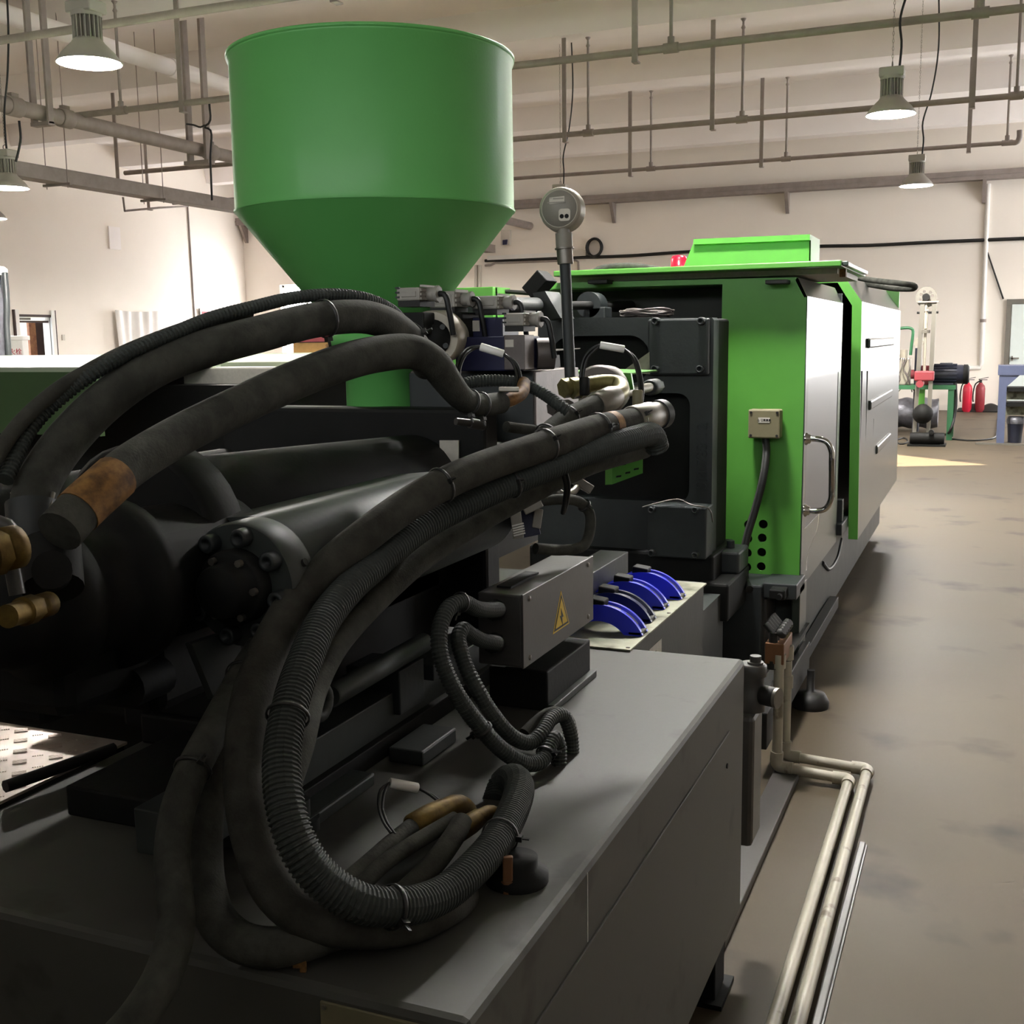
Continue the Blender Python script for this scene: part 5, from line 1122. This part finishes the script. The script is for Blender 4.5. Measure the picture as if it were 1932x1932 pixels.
t = obj('floor_plug', B().lathe(PZ(975, 1660, .80), (0, 0, 1), [(.045, 0), (.045, .012), (.03, .02), (.03, .035), (.001, .036)], 24), 'black'); tag(t, 'round black port cover on the tank under the corrugated arch', 'cover')
# terminal box conduits
hose('corrugated_hose', 'corrugated conduit looping left from the upper port of the terminal box',
     [(940, 1150, 2.10), (920, 1151, 2.04), (898, 1148, 1.98), (870, 1136, 1.93), (846, 1148, 1.90), (830, 1185, 1.87), (831, 1235, 1.85), (855, 1297, 1.85), (893, 1355, 1.87), (945, 1413, 1.90), (990, 1440, 1.94), (1020, 1436, 1.97), (1036, 1408, 2.0), (1046, 1392, 2.02), (1054, 1408, 2.03), (1054, 1450, 2.03)],
     .0136, 'corr', corr=.0008, ties=[(.25, 1.1, .5), (.62, 1.1, .5), (.86, 1.1, .5)], cat='conduit')
hose('corrugated_hose', 'thinner conduit looping from the lower port of the terminal box into the tank',
     [(938, 1213, 2.10), (910, 1208, 2.05), (890, 1198, 2.01), (872, 1188, 1.97), (865, 1205, 1.95), (877, 1252, 1.93), (900, 1300, 1.92), (926, 1343, 1.93), (967, 1390, 1.96), (1000, 1401, 1.99), (1020, 1385, 2.01), (1040, 1356, 2.05), (1062, 1350, 2.08), (1076, 1380, 2.09), (1080, 1425, 2.09)],
     .0132, 'corr', corr=.0006, cat='conduit')
hose('hydraulic_hose', 'smooth dark hose stub curving into the tank behind the conduits',
     [(990, 1385, 2.10), (1010, 1365, 2.12), (1040, 1345, 2.13), (1068, 1352, 2.13), (1078, 1385, 2.12), (1079, 1425, 2.1)], .012, 'hose')
# hoses with brass elbows inside the loop
def brass_hose(label, pts, r, fer, elb, mt):
    t, p = hose('hydraulic_hose', label, pts, r, mt)
    a, b = P(*fer[0]), P(*fer[1]); d = b-a
    obj('ferrule', B().lathe(a, d, [(r*1.05, 0), (r*1.32, .004), (r*1.36, d.length*.6), (r*1.2, d.length)], 22), 'brass', t)
    obj('elbow', B().tube(smooth_path([P(*e) for e in elb], .008)[0], r*1.12, 16), 'brass', t)
    return t
brass_hose('grey hose with a brass elbow inside the loop, left one', [(600, 1712, 1.45), (690, 1636, 1.54), (740, 1592, 1.60), (790, 1552, 1.66)], .0142, ((775, 1562, 1.645), (835, 1528, 1.70)), [(832, 1530, 1.70), (858, 1519, 1.73), (876, 1524, 1.76), (884, 1545, 1.79), (880, 1575, 1.79)], 'hose')
brass_hose('slim grey hose with a brass elbow inside the loop, middle one', [(650, 1712, 1.45), (712, 1640, 1.52), (770, 1598, 1.58), (820, 1568, 1.63), (860, 1545, 1.66)], .0115, ((862, 1572, 1.63), (905, 1542, 1.69)), [(900, 1545, 1.68), (925, 1535, 1.71), (938, 1545, 1.73), (940, 1580, 1.73)], 'hose')
hose('hydraulic_hose', 'dark hose inside the loop, right one beside the corrugated conduit', [(720, 1725, 1.45), (770, 1678, 1.50), (820, 1628, 1.55), (852, 1585, 1.60), (872, 1552, 1.65)], .0155, 'hose_b')
# hoses round the manifold
t, p_ = hose('corrugated_hose', 'short corrugated hose running across the front of the manifold block', [(868, 728, 2.14), (885, 722, 2.15), (920, 718, 2.16), (965, 720, 2.16), (1000, 730, 2.15), (1030, 746, 2.14), (1055, 764, 2.12), (1072, 775, 2.12)], .0112, 'corr', corr=.0008, cat='conduit')
t, p_ = hose('hydraulic_hose', 'grey hose rising to a steel elbow on the manifold side', [(1020, 832, 2.12), (1045, 808, 2.16), (1075, 787, 2.20), (1110, 770, 2.25), (1140, 757, 2.30)], .0205, 'hose', ties=[(.45, 1.05, .3), (.12, 1.05, 1.)])
fa, fb = P(1122, 765, 2.27), P(1160, 748, 2.34)
obj('ferrule', B().lathe(fa, fb-fa, [(.022, 0), (.0245, .003), (.025, (fb-fa).length*.8), (.022, (fb-fa).length)], 26), 'steel', t)
obj('elbow', B().tube(smooth_path([fb, P(1172, 738, 2.38), P(1165, 724, 2.42), P(1140, 722, 2.42), P(1098, 728, 2.40)], .008)[0], .0175, 18), 'yzinc', t)
for (x0, x1, rr_) in ((1092, 1078, .023), (1075, 1062, .021), (1104, 1093, .021)): obj('hex_nut', B().cyl(P(x0, 731, 2.40), P(x1, 733, 2.39), rr_, 6), 'yzinc', t)
t, p_ = hose('hydraulic_hose', 'grey tube stub with a hex fitting below the gauge stem', [(1035, 815, 2.28), (1010, 812, 2.25), (975, 808, 2.22), (955, 805, 2.2)], .0105, 'hose')
obj('hex_fitting', B().cyl(P(1040, 770, 2.35), P(1075, 768, 2.38), .016, 6), 'boxgrey', t)
tg = obj('pipe_stub', B().cyl(P(886, 798, 2.14), P(912, 803, 2.16), .010, 14).cyl(P(860, 795, 2.12), P(888, 798, 2.14), .007, 12), 'boxgrey'); tag(tg, 'short grey pipe stub below the bent hose, left of the manifold', 'pipe')
# hoses and small valves below the loop, above the terminal box
hose('hydraulic_hose', 'black hose bending round below the big loop, above the terminal box', [(1020, 945, 2.40), (1060, 942, 2.42), (1095, 948, 2.46), (1113, 970, 2.48), (1112, 1005, 2.47), (1100, 1030, 2.44), (1060, 1038, 2.4), (1010, 1035, 2.36)], .0115, 'hose', ties=[(.36, 1.1, 1.2)])
t = thing('solenoid_valve', 'grey-capped small valve tilted below the hose loop, with a lilac face', 'valve', P(1000, 955, 2.3), 'small valves below the loop')
def tilt_box(name, px, py, d, hx, hy, hz_, ang, mt, parent, bev=.002):
    ex = _R*math.cos(ang)+_D*math.sin(ang); ey = -_R*math.sin(ang)+_D*math.cos(ang)
    return obj(name, B().obox(P(px, py, d), ex*hx, ey*hy, _W*hz_, bev), mt, parent)
tilt_box('lilac_face', 1003, 952, 2.32, .020, .014, .02, -.45, 'vgrey', t)
tilt_box('coil', 975, 988, 2.30, .011, .030, .02, -.12, 'vgrey', t)
tilt_box('coil', 1014, 978, 2.34, .009, .020, .02, .15, 'vgrey', t)
tilt_box('body', 995, 985, 2.36, .022, .030, .03, -.2, 'vblue', t)
for k in range(5): tilt_box('coil_rib', 977+k*.8, 990+k*4.6, 2.278, .012, .0016, .004, -.25, 'white', t, .0005)
t = thing('steel_clamp', 'bright steel pipe clamp with square bolts right of the small valves', 'clamp', P(1090, 920, 2.5))
tilt_box('strap', 1100, 915, 2.5, .022, .010, .02, .55, 'steel', t)
tilt_box('strap_plate', 1078, 905, 2.5, .018, .004, .02, .1, 'steel', t)
obj('saddle', B().tube(smooth_path([P(1046, 923, 2.44), P(1060, 932, 2.43), P(1078, 930, 2.45), P(1090, 918, 2.48)], .01)[0], .008, 12), 'steel', t)
obj('pin', B().cyl(P(1088, 902, 2.49), P(1088, 897, 2.49), .003, 8).cyl(P(1101, 902, 2.49), P(1103, 897, 2.49), .003, 8), 'steel', t)
tg = obj('black_strap', B().tube(smooth_path([P(1062, 893, 2.03), P(1068, 915, 2.05), P(1066, 945, 2.07), P(1062, 968, 2.1)], .01)[0], .0045, 8).tube(smooth_path([P(1069, 893, 2.03), P(1074, 915, 2.05), P(1071, 945, 2.07), P(1066, 965, 2.1)], .01)[0], .003, 8), 'cable'); tag(tg, 'black strap hanging from the hose loop over the small valves', 'strap')
# sensor leads with pale sleeves
def lead(label, left, tube_, right, r=.0032, off=4, d0=2.3):
    t = thing('sensor_lead', label, 'cable', P(*tube_[0]))
    a, b = P(*tube_[0]), P(*tube_[1]); up = -_D
    obj('label_sleeve', B().cyl(a, b, .0078, 16, .001), 'white', t, 'pale label sleeve')
    for k in (0, 1):
        s_ = _R*(.006*k)-_D*(-.002*k)
        obj('wire', B().tube(smooth_path([P(*p)+s_ for p in left]+[a], .008)[0], r, 8), 'cable', t)
        obj('wire', B().tube(smooth_path([b]+[P(*p)+s_ for p in right], .008)[0], r, 8), 'cable', t)
    return t
lead('looped sensor lead with a pale sleeve above the manifold side, right of the gauge stem', [(1096, 728, 2.36), (1096, 700, 2.36), (1104, 672, 2.36), (1120, 656, 2.36)], ((1132, 651, 2.36), (1178, 659, 2.36)), [(1192, 672, 2.34), (1202, 700, 2.32), (1207, 735, 2.3), (1204, 770, 2.28)])
for (x, y, d_) in ((1103, 728, 2.33), (1203, 752, 2.27)):
    tg = obj('knurled_nut', B().cyl(P(x, y-16, d_), P(x, y+18, d_), .011, 8, .002), 'jbox' if x > 1150 else 'black'); tag(tg, 'small hexagonal plug where the sensor lead ends, '+('on the bright ferrule hose' if x > 1150 else 'beside the yellow hex nuts'), 'plug')
lead('looped sensor lead with a pale sleeve in front of the navy valve bodies', [(860, 715, 2.1), (862, 690, 2.12), (872, 668, 2.14), (888, 656, 2.16)], ((906, 654, 2.16), (950, 668, 2.16)), [(966, 682, 2.15), (975, 705, 2.14), (974, 732, 2.12), (955, 748, 2.08)])
lead('thin sensor lead with a pale sleeve inside the big loop near the brass elbows', [(738, 1572, 1.6), (724, 1552, 1.62), (714, 1518, 1.66), (718, 1490, 1.68)], ((735, 1477, 1.70), (788, 1487, 1.72)), [(812, 1500, 1.71), (835, 1522, 1.70), (850, 1548, 1.68), (862, 1575, 1.65)], r=.0022)
